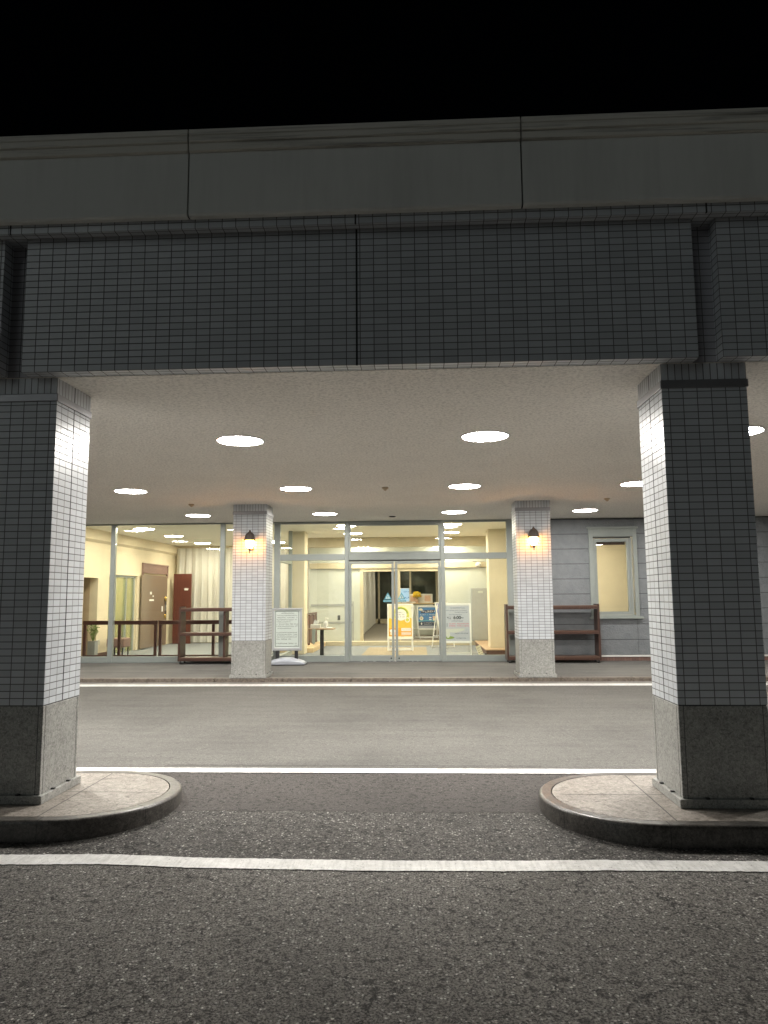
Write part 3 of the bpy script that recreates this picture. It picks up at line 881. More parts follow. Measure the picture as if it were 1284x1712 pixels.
# left lobby wall with openings
LX = -7.75
lw = thing('lobby_side_wall', 'cream lobby wall at far left with niche, glazed opening and wooden door head', 'wall', (LX, 10.96, .163))
lm = MB()
def L(y0, y1, z0, z1, x0=-.2, x1=0.0): lm.box(x0, x1, y0 - 10.96, y1 - 10.96, z0 - .163, z1 - .163)
L(10.97, 11.42, .163, ZI); L(11.42, 12.18, 2.06, ZI); L(12.18, 12.80, .163, ZI); L(12.80, 14.66, 2.17, ZI); L(14.66, 17.9, .163, ZI)
lm.build('wall_face', M_cream, lw)
MB().box(-.75, -.7, .46, 1.22, 0, 1.9).box(-.75, -.201, 1.221, 1.27, 0, 1.9).box(-.75, -.201, .41, .459, 0, 1.9).box(-.75, -.2, .46, 1.22, 1.9, 1.95).build('niche', M_tan, lw)
MB().box(.001, .014, .01, .46, .0, .10).box(.001, .014, 1.22, 1.84, 0, .10).build('skirting', M_stepface, lw)
mo = MB(); mo.prism([(0, 2.74), (.10, 2.80), (.10, 3.036), (0, 3.036)], 'y', .01, 6.9)
mo.v = [(x, y, z) for x, y, z in mo.v]; mo.build('cornice', M_cream, lw)
go = MB()
for y in (1.86, 2.35, 3.05, 3.60): go.box(-.12, -.04, y - .03, y + .03, 0, 2.0)
go.box(-.12, -.04, 1.83, 3.66, 1.95, 2.005); go.build('glazed_frame', M_alu, lw)
MB().box(-.085, -.077, 1.89, 3.57, 0, 1.95).build('pane', M_greenglass, lw)
MB().box(-1.9, -1.85, 1.7, 3.8, 0, 2.2).box(-1.85, -.2, 1.7, 1.75, 0, 2.2).box(-1.85, -.2, 3.75, 3.8, 0, 2.2).box(-1.85, -.2, 1.75, 3.75, 2.3, 2.35).build('side_passage', M_cream, lw)
ol = MB()
for y in (1.27, 1.38): ol.box(0, .008, y - .03, y + .03, .30, .42, bev=.002)
ol.build('outlet', M_offwhite, lw)
# door head, frosted door and red door
dh = MB(); dh.box(0, .03, 4.02, 6.0, 2.15, 2.35); dh.box(0, .05, 3.98, 6.06, 2.35, 2.39); dh.box(0, .045, 3.98, 4.05, 2.0, 2.35); dh.box(0, .045, 5.97, 6.04, 2.0, 2.35); dh.box(0, .05, 4.0, 6.03, 2.11, 2.149)
dh.build('door_head', M_lintel, lw)
def crown(mb, cx, cz, s, y, m):
    mb.poly([(cx - s * .7, y, cz - s * .5), (cx + s * .7, y, cz - s * .5), (cx + s * .8, y, cz - s * .25), (cx + s, y, cz + s * .35), (cx + s * .55, y, cz + s * .1),
             (cx + s * .4, y, cz + s * .55), (cx, y, cz + s * .25), (cx - s * .4, y, cz + s * .55), (cx - s * .55, y, cz + s * .1), (cx - s, y, cz + s * .35), (cx - s * .8, y, cz - s * .25)], m)
fd = thing('frosted_door', 'brown frosted glass door with brass pull handle and small white crown mark', 'door', (LX + .06, 15.80, .165), rz=rad(-90))
MB().box(-1.05, 1.0, -.012, .012, .02, 2.06, bev=.004).build('leaf', M_brownglass, fd)
hd = MB()
hd.tube((-.82, .05, .85), (-.82, .05, 1.38), .014); hd.tube((-.82, 0.012, .9), (-.82, .05, .9), .01); hd.tube((-.82, .012, 1.33), (-.82, .05, 1.33), .01)
hd.xf(Matrix.Identity(4)); hd.build('pull_handle', M_black, fd)
MB().tube((-.82, .05, .80), (-.82, .05, .92), .026).tube((-.82, .05, 1.31), (-.82, .05, 1.43), .026).build('brass_fitting', M_gold, fd)
cm = MB()
for v0 in (0,):
    crown(cm, .30, 1.55, .085, .0135, 0); crown(cm, .12, 1.46, .05, .0135, 0); rect(cm, .05, .42, 1.32, 1.37, .0135, 0)
    rect(cm, -.72, -.60, 1.0, 1.16, .0135, 0); rect(cm, -1.0, -.87, 1.02, 1.20, .014, 0)
cm.build('crown_mark', M_white, fd)
rd = thing('red_brown_door', 'open red brown wooden door with a white crown mark in front of the cream curtain', 'door', (-7.60, 17.2, .165))
MB().box(0, .55, 0, .045, .01, 2.14, bev=.004).build('leaf', M_reddoor, rd)
MB().box(.001, .22, -.008, -.001, .15, 1.0).box(.26, .53, -.008, -.001, .15, 1.0).build('panel', M_reddoor, rd)
cm = MB(); crown(cm, .40, 1.67, .075, -.004, 0); cm.build('crown_mark', M_white, rd)

# curtains
def curtain(name, label, x0, x1, y, z0, z1, amp=.05, wl=.17, rz=0.0, seed=1, group=None):
    mb = MB(); rng = random.Random(seed)
    n = int((x1 - x0) / .018); ph = 0
    prof = []
    w = wl
    for i in range(n + 1):
        x = (x1 - x0) * i / n
        ph += .018 / w * 2 * math.pi
        if rng.random() < .06: w = wl * rng.uniform(.7, 1.5)
        prof.append((x, amp * math.sin(ph) + amp * .35 * math.sin(ph * 2.3 + 1)))
    zs = [z0, z0 + (z1 - z0) * .35, z0 + (z1 - z0) * .7, z1 - .08, z1]
    for k, z in enumerate(zs):
        a = (1.1, 1.05, 1.0, .75, .5)[k]
        for x, d in prof: mb.v.append((x + .012 * math.sin(z * 2 + x * 5), d * a, z - z0))
    for k in range(len(zs) - 1):
        for i in range(n):
            b = k * (n + 1) + i
            mb.face((b, b + 1, b + n + 2, b + n + 1), 0, True)
    o = mb.build(name, M_curtain, loc=(x0, y, z0), fix=False)
    o.rotation_euler = (0, 0, rz)
    return tag(o, label, 'curtain', group)
curtain('curtain', 'wide cream pleated curtain along the back of the left lobby', -7.63, -3.3, 17.55, .19, 3.12, seed=3)
bw = MB(); bw.box(-8.4, -3.25, 17.85, 18.0, .163, ZI); tag(bw.build('lobby_rear_wall', M_cream), 'cream rear wall hidden behind the pleated lobby curtain', 'wall')

# vestibule back wall
VY = 16.4
vw = thing('vestibule_rear_wall', 'off-white panelled rear wall of the vestibule with a wide opening to the corridor', 'wall', (0, VY, .163))
vm = MB()
def Vb(x0, x1, z0, z1, y0=0.0, y1=.12, m=0): vm.box(x0, x1, y0, y1, z0 - .163, z1 - .163, m)
Vb(-3.25, -1.76, .275, 2.38); Vb(.62, 2.2, .275, 2.38); Vb(-3.25, 2.2, 2.56, ZI)
vm.build('panel', M_offwhite, vw)
MB().box(-3.25, 2.2, -.06, .13, 2.222, 2.385, bev=.004).build('lintel', M_beigetrim, vw)
of = MB(); of.box(-1.755, -1.665, -.03, .12, .11, 2.218); of.box(.535, .615, -.03, .12, .11, 2.218); of.box(-1.66, .53, -.03, .12, 2.13, 2.218); of.box(-.66, -.57, -.025, .12, .115, 2.128)
of.v = of.v; of.build('opening_frame', M_beigetrim, vw)
wr_ = MB(); wr_.box(-3.2, -1.95, -.02, .0, 1.13, 1.19); wr_.box(-3.2, -1.95, -.02, 0, .62, .68); wr_.box(-1.98, -1.94, -.022, 0, .12, 1.26)
wr_.build('dado_rail', M_greycab, vw)
ot = MB(); ot.box(-2.42, -2.34, -.012, 0, .72, .86, bev=.003); ot.box(-2.13, -2.05, -.012, 0, .72, .86, bev=.003); ot.build('outlet', M_aludark, vw)
MB().box(-3.25, 2.2, -.38, -.001, .002, .115, bev=.004).build('step', M_beigetrim, vw)
MB().lathe([(0, .0), (.07, .01), (.09, .05), (.08, .1), (.04, .13)], c=(1.72, -.10, 2.245), n=18).build('emergency_light', M_white, vw)
# bulkhead
bh = MB(); bh.box(-3.1, 2.19, 15.05, 15.25, 2.93, ZI - .001); tag(bh.build('ceiling_bulkhead', M_beigetrim), 'beige downstand across the vestibule ceiling behind the fanlight', 'bulkhead')
# pillars
pl = MB(); pl.box(1.70, 2.195, 12.9, 13.5, .30, ZI - .001); tag(pl.build('vestibule_pillar', M_pinkwall), 'pinkish beige pillar standing behind the right glass panel', 'pillar')
pl = MB(); pl.box(-3.28, -2.86, 12.95, 13.45, .164, ZI - .001, bev=.01); tag(pl.build('vestibule_pillar', M_pinkwall), 'pinkish beige pillar behind the left glass panel, above the notice stand', 'pillar')
pt = thing('framed_partition', 'pale open framework between the lobby and the vestibule, seen edge on behind the notice stand', 'partition', (-3.18, 11.0, .165))
pm = MB(); pm.box(-.04, .04, .02, .10, 0, 3.03); pm.box(-.04, .04, 1.72, 1.80, 0, 3.03); pm.box(-.04, .04, .10, 1.72, 0, .1); pm.box(-.04, .04, .10, 1.72, 2.2, 2.3)
pm.build('frame', M_alu, pt); pass
# platform + low screen at left
pf = MB(); pf.box(-3.6, -2.72, 13.5, 16.0, .164, .28, bev=.006); tag(pf.build('raised_platform', M_palewood), 'pale wooden raised step along the left side of the vestibule', 'step')
ls = thing('low_wooden_screen', 'low red brown wooden screen standing on the pale raised step', 'screen', (-3.0, 14.0, .28))
for k in range(3):
    MB().box(-.02, .02, .03 + k * .65, .64 + k * .65, .05, .78, bev=.004).build('board', M_reddoor, ls)
sp = MB()
for k in range(4): sp.box(-.03, .03, -.02 + k * .65, .02 + k * .65, 0, .82)
sp.box(-.035, .035, -.02, 1.97, .80, .85); sp.build('frame', M_railwood, ls)
# shoe step at right
ss = thing('shoe_step', 'low wooden step with glossy top behind the right glass panel', 'step', (1.55, 12.4, .165))
MB().box(0, .64, .02, 3.5, 0, .112).build('riser', M_stepface, ss); MB().box(-.02, .645, 0, 3.52, .113, .138, bev=.005).build('tread', M_stepwood, ss)
lc = thing('leaning_card', 'small printed card leaning against the low wooden step', 'card', (1.42, 12.15, .165), rz=rad(-35))
c_ = MB(); c_.box(-.06, .06, -.006, .006, 0, .26, bev=.002)
for k in range(4): glyph_line(c_, -.045, .045, .04 + k * .05, .028, -.0075, 1, random.Random(k))
c_.xf(Matrix.Rotation(rad(-24), 4, 'Y')); c_.build('board', [M_paper_cream, M_ink], lc, fix=False)
bxk = MB(); bxk.box(-.07, .07, -.05, .05, 0, .05, bev=.01); bxk.lathe([(.03, .05), (.02, .08), (0, .085)], n=12)
tag(bxk.build('door_stop', M_black, loc=(1.50, 12.02, .165)), 'small black door stop on the carpet beside the leaning card', 'door stop')
# grey cabinet
gc = thing('grey_locker', 'tall grey steel locker against the off-white rear wall at right', 'locker', (1.74, 16.10, .279))
MB().box(-.27, .30, -.12, .15, 0.0, 1.50, bev=.012).build('body', M_greycab, gc)
MB().box(-.255, .285, -.135, -.121, .03, 1.47, bev=.004).build('door', M_greycab, gc)
MB().box(-.08, .06, -.139, -.1355, 1.36, 1.42).build('label', M_offwhite, gc)
# floor mats
mt = MB(); mt.box(-1.42, .16, 12.0, 15.3, .163, .170); tag(mt.build('door_mat', M_matting), 'tan patterned mat inside the sliding doors', 'mat')
# corridor beyond
cw = MB(); cw.box(-3.3, -3.2, 18.0, 31, .276, 3.15); tag(cw.build('corridor_wall', M_cream), 'cream corridor wall behind the half-drawn curtain', 'wall')
cw = MB(); cw.box(3.4, 3.5, 18.0, 31, .276, 3.15); tag(cw.build('corridor_wall', M_cream), 'cream corridor wall beyond the yellow flowers', 'wall')
for a, b, lb in ((-3.24, -2.35, 'cream'),):
    pass
curtain('corridor_curtain', 'cream curtain hanging along the left side of the corridor', 0, 10.5, 0, .33, 2.9, amp=.06, wl=.28, seed=9)
co = bpy.data.objects['corridor_curtain']; co.location = (-1.93, 18.6, .33); co.rotation_euler = (0, 0, rad(91.2))
nw = thing('night_window', 'dark night window with slim frames at the end of the corridor', 'window', (0, 29.9, .28))
nm = MB()
for x in (-3.1, -1.95, -1.2, -.45, .8, 1.6, 3.3): nm.box(x - .045, x + .045, -.03, .06, 0, 2.8)
nm.box(-3.1, 3.3, -.03, .06, 0, .22); nm.box(-3.1, 3.3, -.03, .06, 2.62, 2.86); nm.build('frame', M_beigetrim, nw)
MB().box(-3.05, 3.25, .0, .008, .22, 2.62).build('pane', M_nightglass, nw)
nb = MB(); nb.box(-3.3, 3.5, 31.2, 31.3, 0, 3.4); tag(nb.build('dark_yard_wall', M_yard), 'dark yard wall outside the corridor window', 'wall')
# reception table, board, flowers, display
rt_ = thing('reception_table', 'pale reception counter in the corridor behind the poster stands', 'counter', (-.12, 19.6, .275))
MB().box(-.55, .55, 0, .45, 0, 1.02, bev=.01).build('front_panel', M_offwhite, rt_); MB().box(-.6, .6, -.04, .5, 1.021, 1.06, bev=.006).build('top', M_palewood, rt_)
bd = thing('picture_board', 'white board with two small pictures standing on the pale counter', 'board', (-.02, 19.75, 1.335))
MB().box(-.42, .45, -.01, .01, 0, .30, bev=.003).build('panel', M_white, bd)
MB().box(-.30, -.08, -.0125, -.0105, .05, .25).build('picture', M_inkpink, bd); MB().box(.18, .38, -.0125, -.0105, .05, .25).build('picture', M_inkpink, bd)
ds = thing('lit_display', 'pale blue lit display standing on the left end of the counter', 'display', (-.52, 19.7, 1.335))
MB().box(-.17, .17, -.012, .012, .02, .50, bev=.004).build('casing', M_white, ds)
dp_ = MB(); dp_.box(-.155, .155, -.0145, -.0125, .05, .485); glyph_line(dp_, -.02, .14, .35, .05, -.0155, 1, random.Random(4)); glyph_line(dp_, -.12, .12, .14, .06, -.0155, 1, random.Random(6))
dp_.build('screen', [M_screen, M_blue], ds, fix=False)
MB().box(-.08, .08, -.05, .05, -.0, .02).build('stand', M_white, ds)
fv = thing('flower_vase', 'bunch of yellow flowers in a small vase on the pale counter', 'flowers', (-.10, 19.63, 1.335))
MB().lathe([(.04, 0), (.055, .04), (.045, .09), (.03, .12), (.036, .135)], n=18).build('vase', M_inkpink, fv)
fm = MB(); rng = random.Random(11)
for k in range(150):
    th = rng.uniform(0, 6.28); ph = rng.uniform(-.5, 1.45); r = .135 * rng.uniform(.7, 1.08)
    c = Vector((r * math.cos(th) * math.cos(ph), r * math.sin(th) * math.cos(ph), .255 + r * .85 * math.sin(ph)))
    for q in range(5):
        a = Vector((rng.uniform(-1, 1), rng.uniform(-1, 1), rng.uniform(-1, 1))).normalized() * .03; b = a.orthogonal().normalized() * .014
        fm.poly([c, c + a * .6 + b, c + a, c + a * .6 - b], 0)
fm.build('petals', M_flower, fv, fix=False)
sm = MB()
for k in range(9):
    a = k * .7; sm.tube((0, 0, .1), (.07 * math.cos(a), .07 * math.sin(a), .24), .004, n=5)
sm.build('stems', M_leaf, fv)

# ------------------------------------------------------------------ room lights
p2 = make_light('room_light', 'round warm ceiling light deep in the left lobby near the curtain', (-6.5, 16.45, ZI - .0005), M_roomdisc, 'round ceiling lights indoors')
for loc, lb in (((-6.5, 13.85, ZI - .0005), 'round warm ceiling light in the middle of the left lobby'),
                ((-6.5, 11.75, ZI - .0005), 'round warm ceiling light just inside the left glass wall'),
                ((-4.25, 13.85, ZI - .0005), 'round warm lobby ceiling light half hidden by the left lantern column'),
                ((-4.25, 16.45, ZI - .0005), 'round warm lobby ceiling light by the curtain, near the left lantern column'),
                ((-1.66, 11.55, ZI - .0005), 'round warm vestibule ceiling light just inside the sliding doors, left one'),
                ((.74, 11.55, ZI - .0005), 'round warm vestibule ceiling light just inside the sliding doors, right one'),
                ((-1.72, 13.7, ZI - .0005), 'round warm vestibule ceiling light above the yellow poster stand, left one'),
                ((.80, 13.7, ZI - .0005), 'round warm vestibule ceiling light above the grey notice stand, right one'),
                ((-1.70, 15.85, ZI - .0005), 'round warm ceiling light behind the bulkhead, left one'),
                ((.82, 15.85, ZI - .0005), 'round warm ceiling light behind the bulkhead, right one'),
                ((-.75, 17.4, ZI - .0005), 'added round warm ceiling light just beyond the corridor opening, lighting the curtain folds'),  # extra lamp put in to light the near sides of the curtain pleats
                ((-.5, 20.0, ZI - .0505), 'round warm ceiling light at the near end of the corridor'),
                ((-.5, 24.0, ZI - .0505), 'round warm ceiling light in the middle of the corridor'),
                ((-.5, 28.0, ZI - .0505), 'round warm ceiling light at the far end of the corridor'),
                ((LX - 1.0, 13.7, 2.46), 'added round warm ceiling light brightening the side passage behind the green glass'),  # added lamp, unseen, so the passage looks lit through the glass
                ((3.3, 12.9, ZI - .0005), 'added round warm ceiling light brightening the room left of the siding window, out of view'),  # extra unseen lamp, brightens the wall behind the window
                ((4.25, 12.7, ZI - .0005), 'added round warm ceiling light for the room behind the siding window, out of view')):  # lamp added above the sightline to light the cream room wall
    dup(p2, loc, lb)

# ------------------------------------------------------------------ wooden railing inside the left glass
def railing(x0, x1, posts, label, z1=1.065):
    t = thing('wooden_railing', label, 'railing', ((x0 + x1) / 2, 11.25, .165), group='low wooden railings behind the left glass')
    c = (x0 + x1) / 2
    MB().box(x0 - c, x1 - c, -.035, .035, z1 - .09 - .165, z1 - .165, bev=.006).build('top_rail', M_railwood, t)
    MB().box(x0 - c + .05, x1 - c - .05, -.025, .025, .09, .135, bev=.004).build('bottom_rail', M_railwood, t)
    for p in posts:
        MB().box(p - c - .03, p - c + .03, -.028, .028, 0, z1 - .092 - .165, bev=.004).build('post', M_railwood, t)
railing(-7.64, -5.93, [-7.6, -6.80, -5.97], 'low dark wooden railing at the far left behind the glass')
railing(-5.90, -3.45, [-5.86, -4.65, -3.5], 'low wooden railing behind the left rolling rack')

# ------------------------------------------------------------------ rolling racks on the pavement
def rack(x0, x1, dividers, label):
    t = thing('rolling_rack', label, 'rack', ((x0 + x1) / 2, 10.36, .165), group='brown rolling racks on the pavement')
    h = (x1 - x0) / 2; dpt = .40; H = 1.215
    for s_ in (-1, 1):
        p = MB(); xa = s_ * h; xb = s_ * (h - .04)
        p.prism([(0.0, .06), (dpt, .06), (dpt * .92, H), (dpt * .06, H)], 'x', min(xa, xb), max(xa, xb)); p.build('side_panel', M_rackwood, t)
    for z, th in ((H - .10, .07), (.60, .062), (.072, .065)):
        b = MB(); b.box(-h + .041, h - .041, .012, dpt - .03, z + th - .03, z + th, 0, bev=.003); b.box(-h + .041, h - .041, .004, .03, z - .005, z + th - .031, 1)
        b.box(-h + .041, h - .041, dpt - .05, dpt - .032, z - .005, z + th - .031, 1)
        b.build('shelf', [M_rackshelf, M_rackwood], t)
    for d in dividers:
        b = MB(); b.box(d - .022, d + .022, .05, dpt - .05, .138, .592); b.box(d - .022, d + .022, .05, dpt - .05, .664, H - .108); b.build('divider', M_rackwood, t)
    for sx in (-1, 1):
        for y in (.05, dpt - .07):
            c = MB(); x = sx * (h - .05)
            c.tube((x - .014, y, .03), (x + .014, y, .03), .029, n=16, m=0); c.box(x - .02, x + .02, y - .012, y + .012, .05, .066, 1); c.box(x - .021, x - .0165, y - .012, y + .012, .02, .06, 1); c.box(x + .0165, x + .021, y - .012, y + .012, .02, .06, 1)
            c.build('caster', [M_black, M_steel], t)
    return t
rack(-5.16, -3.24, [.02], 'brown rolling rack in front of the left glass wall, beside the left lantern column')
rack(1.80, 3.735, [], 'brown rolling rack in front of the siding wall, under the window')

# ------------------------------------------------------------------ notice stand on a wave base
ns = thing('notice_stand', 'silver framed notice stand on a white wave-shaped base beside the left lantern column', 'sign stand', (-2.79, 10.20, .165))
w_, zb_, zt_ = .315, .29, 1.172
f = MB()
for q in ((-w_, -w_ + .045, zb_, zt_), (w_ - .045, w_, zb_, zt_)): f.box(q[0], q[1], -.022, .022, q[2], q[3], bev=.008)
f.box(-w_ + .045, w_ - .045, -.022, .022, zb_, zb_ + .06, bev=.008); f.box(-w_ - .008, w_ + .008, -.026, .026, zt_ - .04, zt_, bev=.008)
f.build('frame', M_signsilver, ns)
b = MB(); b.box(-w_ + .045, w_ - .045, -.006, .015, zb_ + .06, zt_ - .04); bo = b.build('board', M_paper, ns)
g = MB(); rng = random.Random(21)
zi_ = zb_ + .085; zo = zt_ - .065; xa = -w_ + .068; xb = w_ - .068; yy = -.0075
for a in ((xa, xb, zi_, zi_ + .007), (xa, xb, zo - .007, zo), (xa, xa + .007, zi_ + .007, zo - .007), (xb - .007, xb, zi_ + .007, zo - .007)): rect(g, *a, yy, 0)
glyph_line(g, -.12, .13, zo - .055, .026, yy, 0, rng)
ln = [(.0, .95), (.01, .97), (.0, .95), (.0, .62), (.0, 1), (.0, .98), (.02, .7), None, (.0, .98), (.0, .97), (.0, .95), (.0, .68), None, (.0, .95)]
z = zo - .10
for q in ln:
    if q: glyph_line(g, xa + .025 + q[0], xa + .025 + (xb - xa - .05) * q[1], z, .0235, yy, 0, rng, fill=.93)
    z -= .0445
glyph_line(g, xb - .085, xb - .03, z + .004, .022, yy, 0, rng)
g.build('lettering', M_ink, bo)
for sx in (-1, 1):
    MB().box(sx * .2 - .035, sx * .2 + .035, -.03, .03, .115, zb_ - .001, bev=.004).build('post', M_black, ns)
b = MB()
pts = [(-.40 + .80 * i / 24) for i in range(25)]
top = lambda x: .055 + .10 * max(0, math.cos(x / .40 * math.pi / 2)) ** .8
for k, (ya, yb, sc) in enumerate(((-.20, .20, 1.0),)):
    nY = 12
    for i, x in enumerate(pts):
        for j in range(nY + 1):
            y = ya + (yb - ya) * j / nY
            ed = 1 - abs(2 * j / nY - 1) ** 4 * .45
            b.v.append((x, y * (1 - .25 * (abs(x) / .40) ** 3), top(x) * ed))
    for i in range(24):
        for j in range(nY):
            a = i * (nY + 1) + j
            b.face((a, a + nY + 1, a + nY + 2, a + 1), 0, True)
    base = len(b.v)
    rim = [i * (nY + 1) for i in range(25)] + [24 * (nY + 1) + j for j in range(1, nY + 1)] + [i * (nY + 1) + nY for i in range(23, -1, -1)] + [j for j in range(nY - 1, 0, -1)]
    for r_ in rim:
        x, y, z = b.v[r_]; b.v.append((x, y, .022))
    n_ = len(rim)
    for i in range(n_):
        j = (i + 1) % n_
        b.face((rim[i], base + i, base + j, rim[j]), 0)
    b.face([base + i for i in range(n_)], 0)
b.build('wave_base', M_wavebase, ns)
MB().box(-.385, .40, -.17, .17, 0, .021, bev=.006).build('foot', M_black, ns)

# ------------------------------------------------------------------ a-frame poster stands
def aframe(loc, rz, W_, H_, label, painter, z0=.30, tilt=10):
    t = thing('poster_stand', label, 'poster stand', loc, rz, group='a-frame poster stands indoors')
    # local: front towards -y; panel leans back
    R = Matrix.Translation((0, -.17, 0)) @ Matrix.Rotation(rad(-tilt), 4, 'X')
    w = W_ / 2; fr = .035
    f = MB()
    f.box(-w, -w + fr, -.012, .012, z0, H_, bev=.004); f.box(w - fr, w, -.012, .012, z0, H_, bev=.004)
    f.box(-w + fr, w - fr, -.012, .012, z0, z0 + fr + .01, bev=.004); f.box(-w + fr, w - fr, -.012, .012, H_ - fr, H_, bev=.004)
    f.xf(R); fo = f.build('frame', M_signwhite, t)
    l = MB()
    l.box(-w + .004, -w + .029, -.008, .010, 0.01, z0 - .001); l.box(w - .029, w - .004, -.008, .010, 0.01, z0 - .001); l.box(-w + .03, w - .03, -.008, .010, .02, .045)
    l.xf(R); l.build('front_leg', M_signwhite, t)
    R2 = Matrix.Translation((0, .19, 0)) @ Matrix.Rotation(rad(tilt), 4, 'X')
    l = MB(); l.box(-w + .02, -w + .045, -.01, .01, 0.0, H_ - .06); l.box(w - .045, w - .02, -.01, .01, 0.0, H_ - .06); l.box(-w + .046, w - .046, -.01, .01, .02, .045); l.box(-w + .046, w - .046, -.01, .01, z0, z0 + .03)
    l.xf(R2); l.build('rear_leg', M_signwhite, t)
    p = MB(); mats = painter(p, -w + fr, w - fr, z0 + fr + .01, H_ - fr, -.003)
    p.xf(R); p.build('poster', mats, fo, fix=False)
    return t
def p_yellow(p, x0, x1, z0, z1, y):
    h = z1 - z0
    rect(p, x0, x1, z0, z1, y, 0)
    rect(p, x0, x1, z0 + .04 * h, z0 + .52 * h, y - .0006, 1)
    for k in range(9):   # scalloped top of the orange field
        cx = x0 + (k + .5) * (x1 - x0) / 9
        disc(p, cx, z0 + .52 * h + (abs(k - 4) - 2) * .012, .042, y - .0008, 1)
    rect(p, x0, x1, z0 + .04 * h, z0 + .30 * h, y - .0012, 2)
    c = (x0 + x1) / 2 + .02; cz = z0 + .70 * h
    arc_band(p, c, cz, .145, .215, y - .0016, -.6, 3.7, 3)
    arc_band(p, c, cz, .16, .19, y - .002, .2, 2.2, 4)
    disc(p, c, cz, .15, y - .0024, 5)
    disc(p, x1 - .11, z0 + .54 * h, .065, y - .0028, 5); disc(p, x1 - .11, z0 + .54 * h, .045, y - .0032, 3)
    rng = random.Random(31)
    for k in range(3): glyph_line(p, c - .085, c + .08, cz + .045 - k * .058, .032, y - .0036, 6, rng, fill=.85)
    rect(p, x1 - .27, x1 - .02, z0 + .20 * h, z0 + .29 * h, y - .0036, 5); rect(p, x1 - .27, x1 - .02, z0 + .07 * h, z0 + .17 * h, y - .0036, 7)
    glyph_line(p, x1 - .25, x1 - .05, z0 + .225 * h, .03, y - .004, 7, rng); glyph_line(p, x1 - .25, x1 - .05, z0 + .10 * h, .03, y - .004, 5, rng)
    disc(p, x0 + .10, z0 + .20 * h, .075, y - .0036, 5, rz=.05); disc(p, x0 + .17, z0 + .12 * h, .06, y - .004, 7, rz=.035); disc(p, x0 + .08, z0 + .11 * h, .05, y - .0044, 0, rz=.03)
    rect(p, x0, x1, z0, z0 + .04 * h, y - .0036, 0); glyph_line(p, (x0 + x1) / 2 + .02, (x0 + x1) / 2 + .1, z0 + .01, .015, y - .004, 6, rng)
    return [M_paper_cream, M_yellow, M_orange, M_lime, M_green, M_white, M_ink, M_inkpink]
def p_blue(p, x0, x1, z0, z1, y):
    h = z1 - z0; w = x1 - x0; rng = random.Random(41)
    rect(p, x0, x1, z0, z1, y, 0)
    rect(p, x0, x1, z0 + .12 * h, z0 + .96 * h, y - .0006, 1)
    rect(p, x0, x1, z0 + .12 * h, z0 + .31 * h, y - .001, 2)
    arc_band(p, (x0 + x1) / 2, z0 + .31 * h - .9, .92, .95, y - .0014, 1.25, 1.9, 3)
    # slanted dark title strip with white lettering marks
    p.poly([(x0 + .13 * w, y - .0014, z0 + .70 * h), (x0 + .86 * w, y - .0014, z0 + .71 * h), (x1 - .07 * w, y - .0014, z0 + .86 * h), (x0 + .16 * w, y - .0014, z0 + .83 * h)], 2)
    glyph_line(p, x0 + .18 * w, x0 + .88 * w, z0 + .735 * h, .058, y - .0018, 4, rng, gap=.04)
    disc(p, x0 + .14 * w, z0 + .87 * h, .06, y - .0022, 5, rz=.035)
    glyph_line(p, x0 + .1 * w, x0 + .34 * w, z0 + .60 * h, .035, y - .0018, 4, rng); disc(p, x0 + .5 * w, z0 + .62 * h, .018, y - .0018, 3); glyph_line(p, x0 + .62 * w, x0 + .94 * w, z0 + .60 * h, .035, y - .0018, 4, rng)
    disc(p, x0 + .17 * w, z0 + .46 * h, .06, y - .0018, 5); disc(p, x0 + .16 * w, z0 + .47 * h, .025, y - .0022, 6)
    rect(p, x0 + .60 * w, x0 + .73 * w, z0 + .47 * h, z0 + .52 * h, y - .0018, 4); rect(p, x0 + .60 * w, x0 + .73 * w, z0 + .38 * h, z0 + .43 * h, y - .0018, 4)
    rect(p, x0 + .80 * w, x0 + .94 * w, z0 + .36 * h, z0 + .57 * h, y - .0018, 5); rect(p, x0 + .80 * w, x0 + .94 * w, z0 + .46 * h, z0 + .56 * h, y - .0022, 7)
    disc(p, x0 + .17 * w, z0 + .215 * h, .02, y - .0018, 4, rz=.035); glyph_line(p, x0 + .3 * w, x0 + .93 * w, z0 + .235 * h, .026, y - .0018, 4, rng); glyph_line(p, x0 + .3 * w, x0 + .74 * w, z0 + .165 * h, .022, y - .0018, 4, rng)
    return [M_paper_grey, M_blue, M_navy, M_teal, M_white, M_paper_cream, M_greycab, M_inkpink]
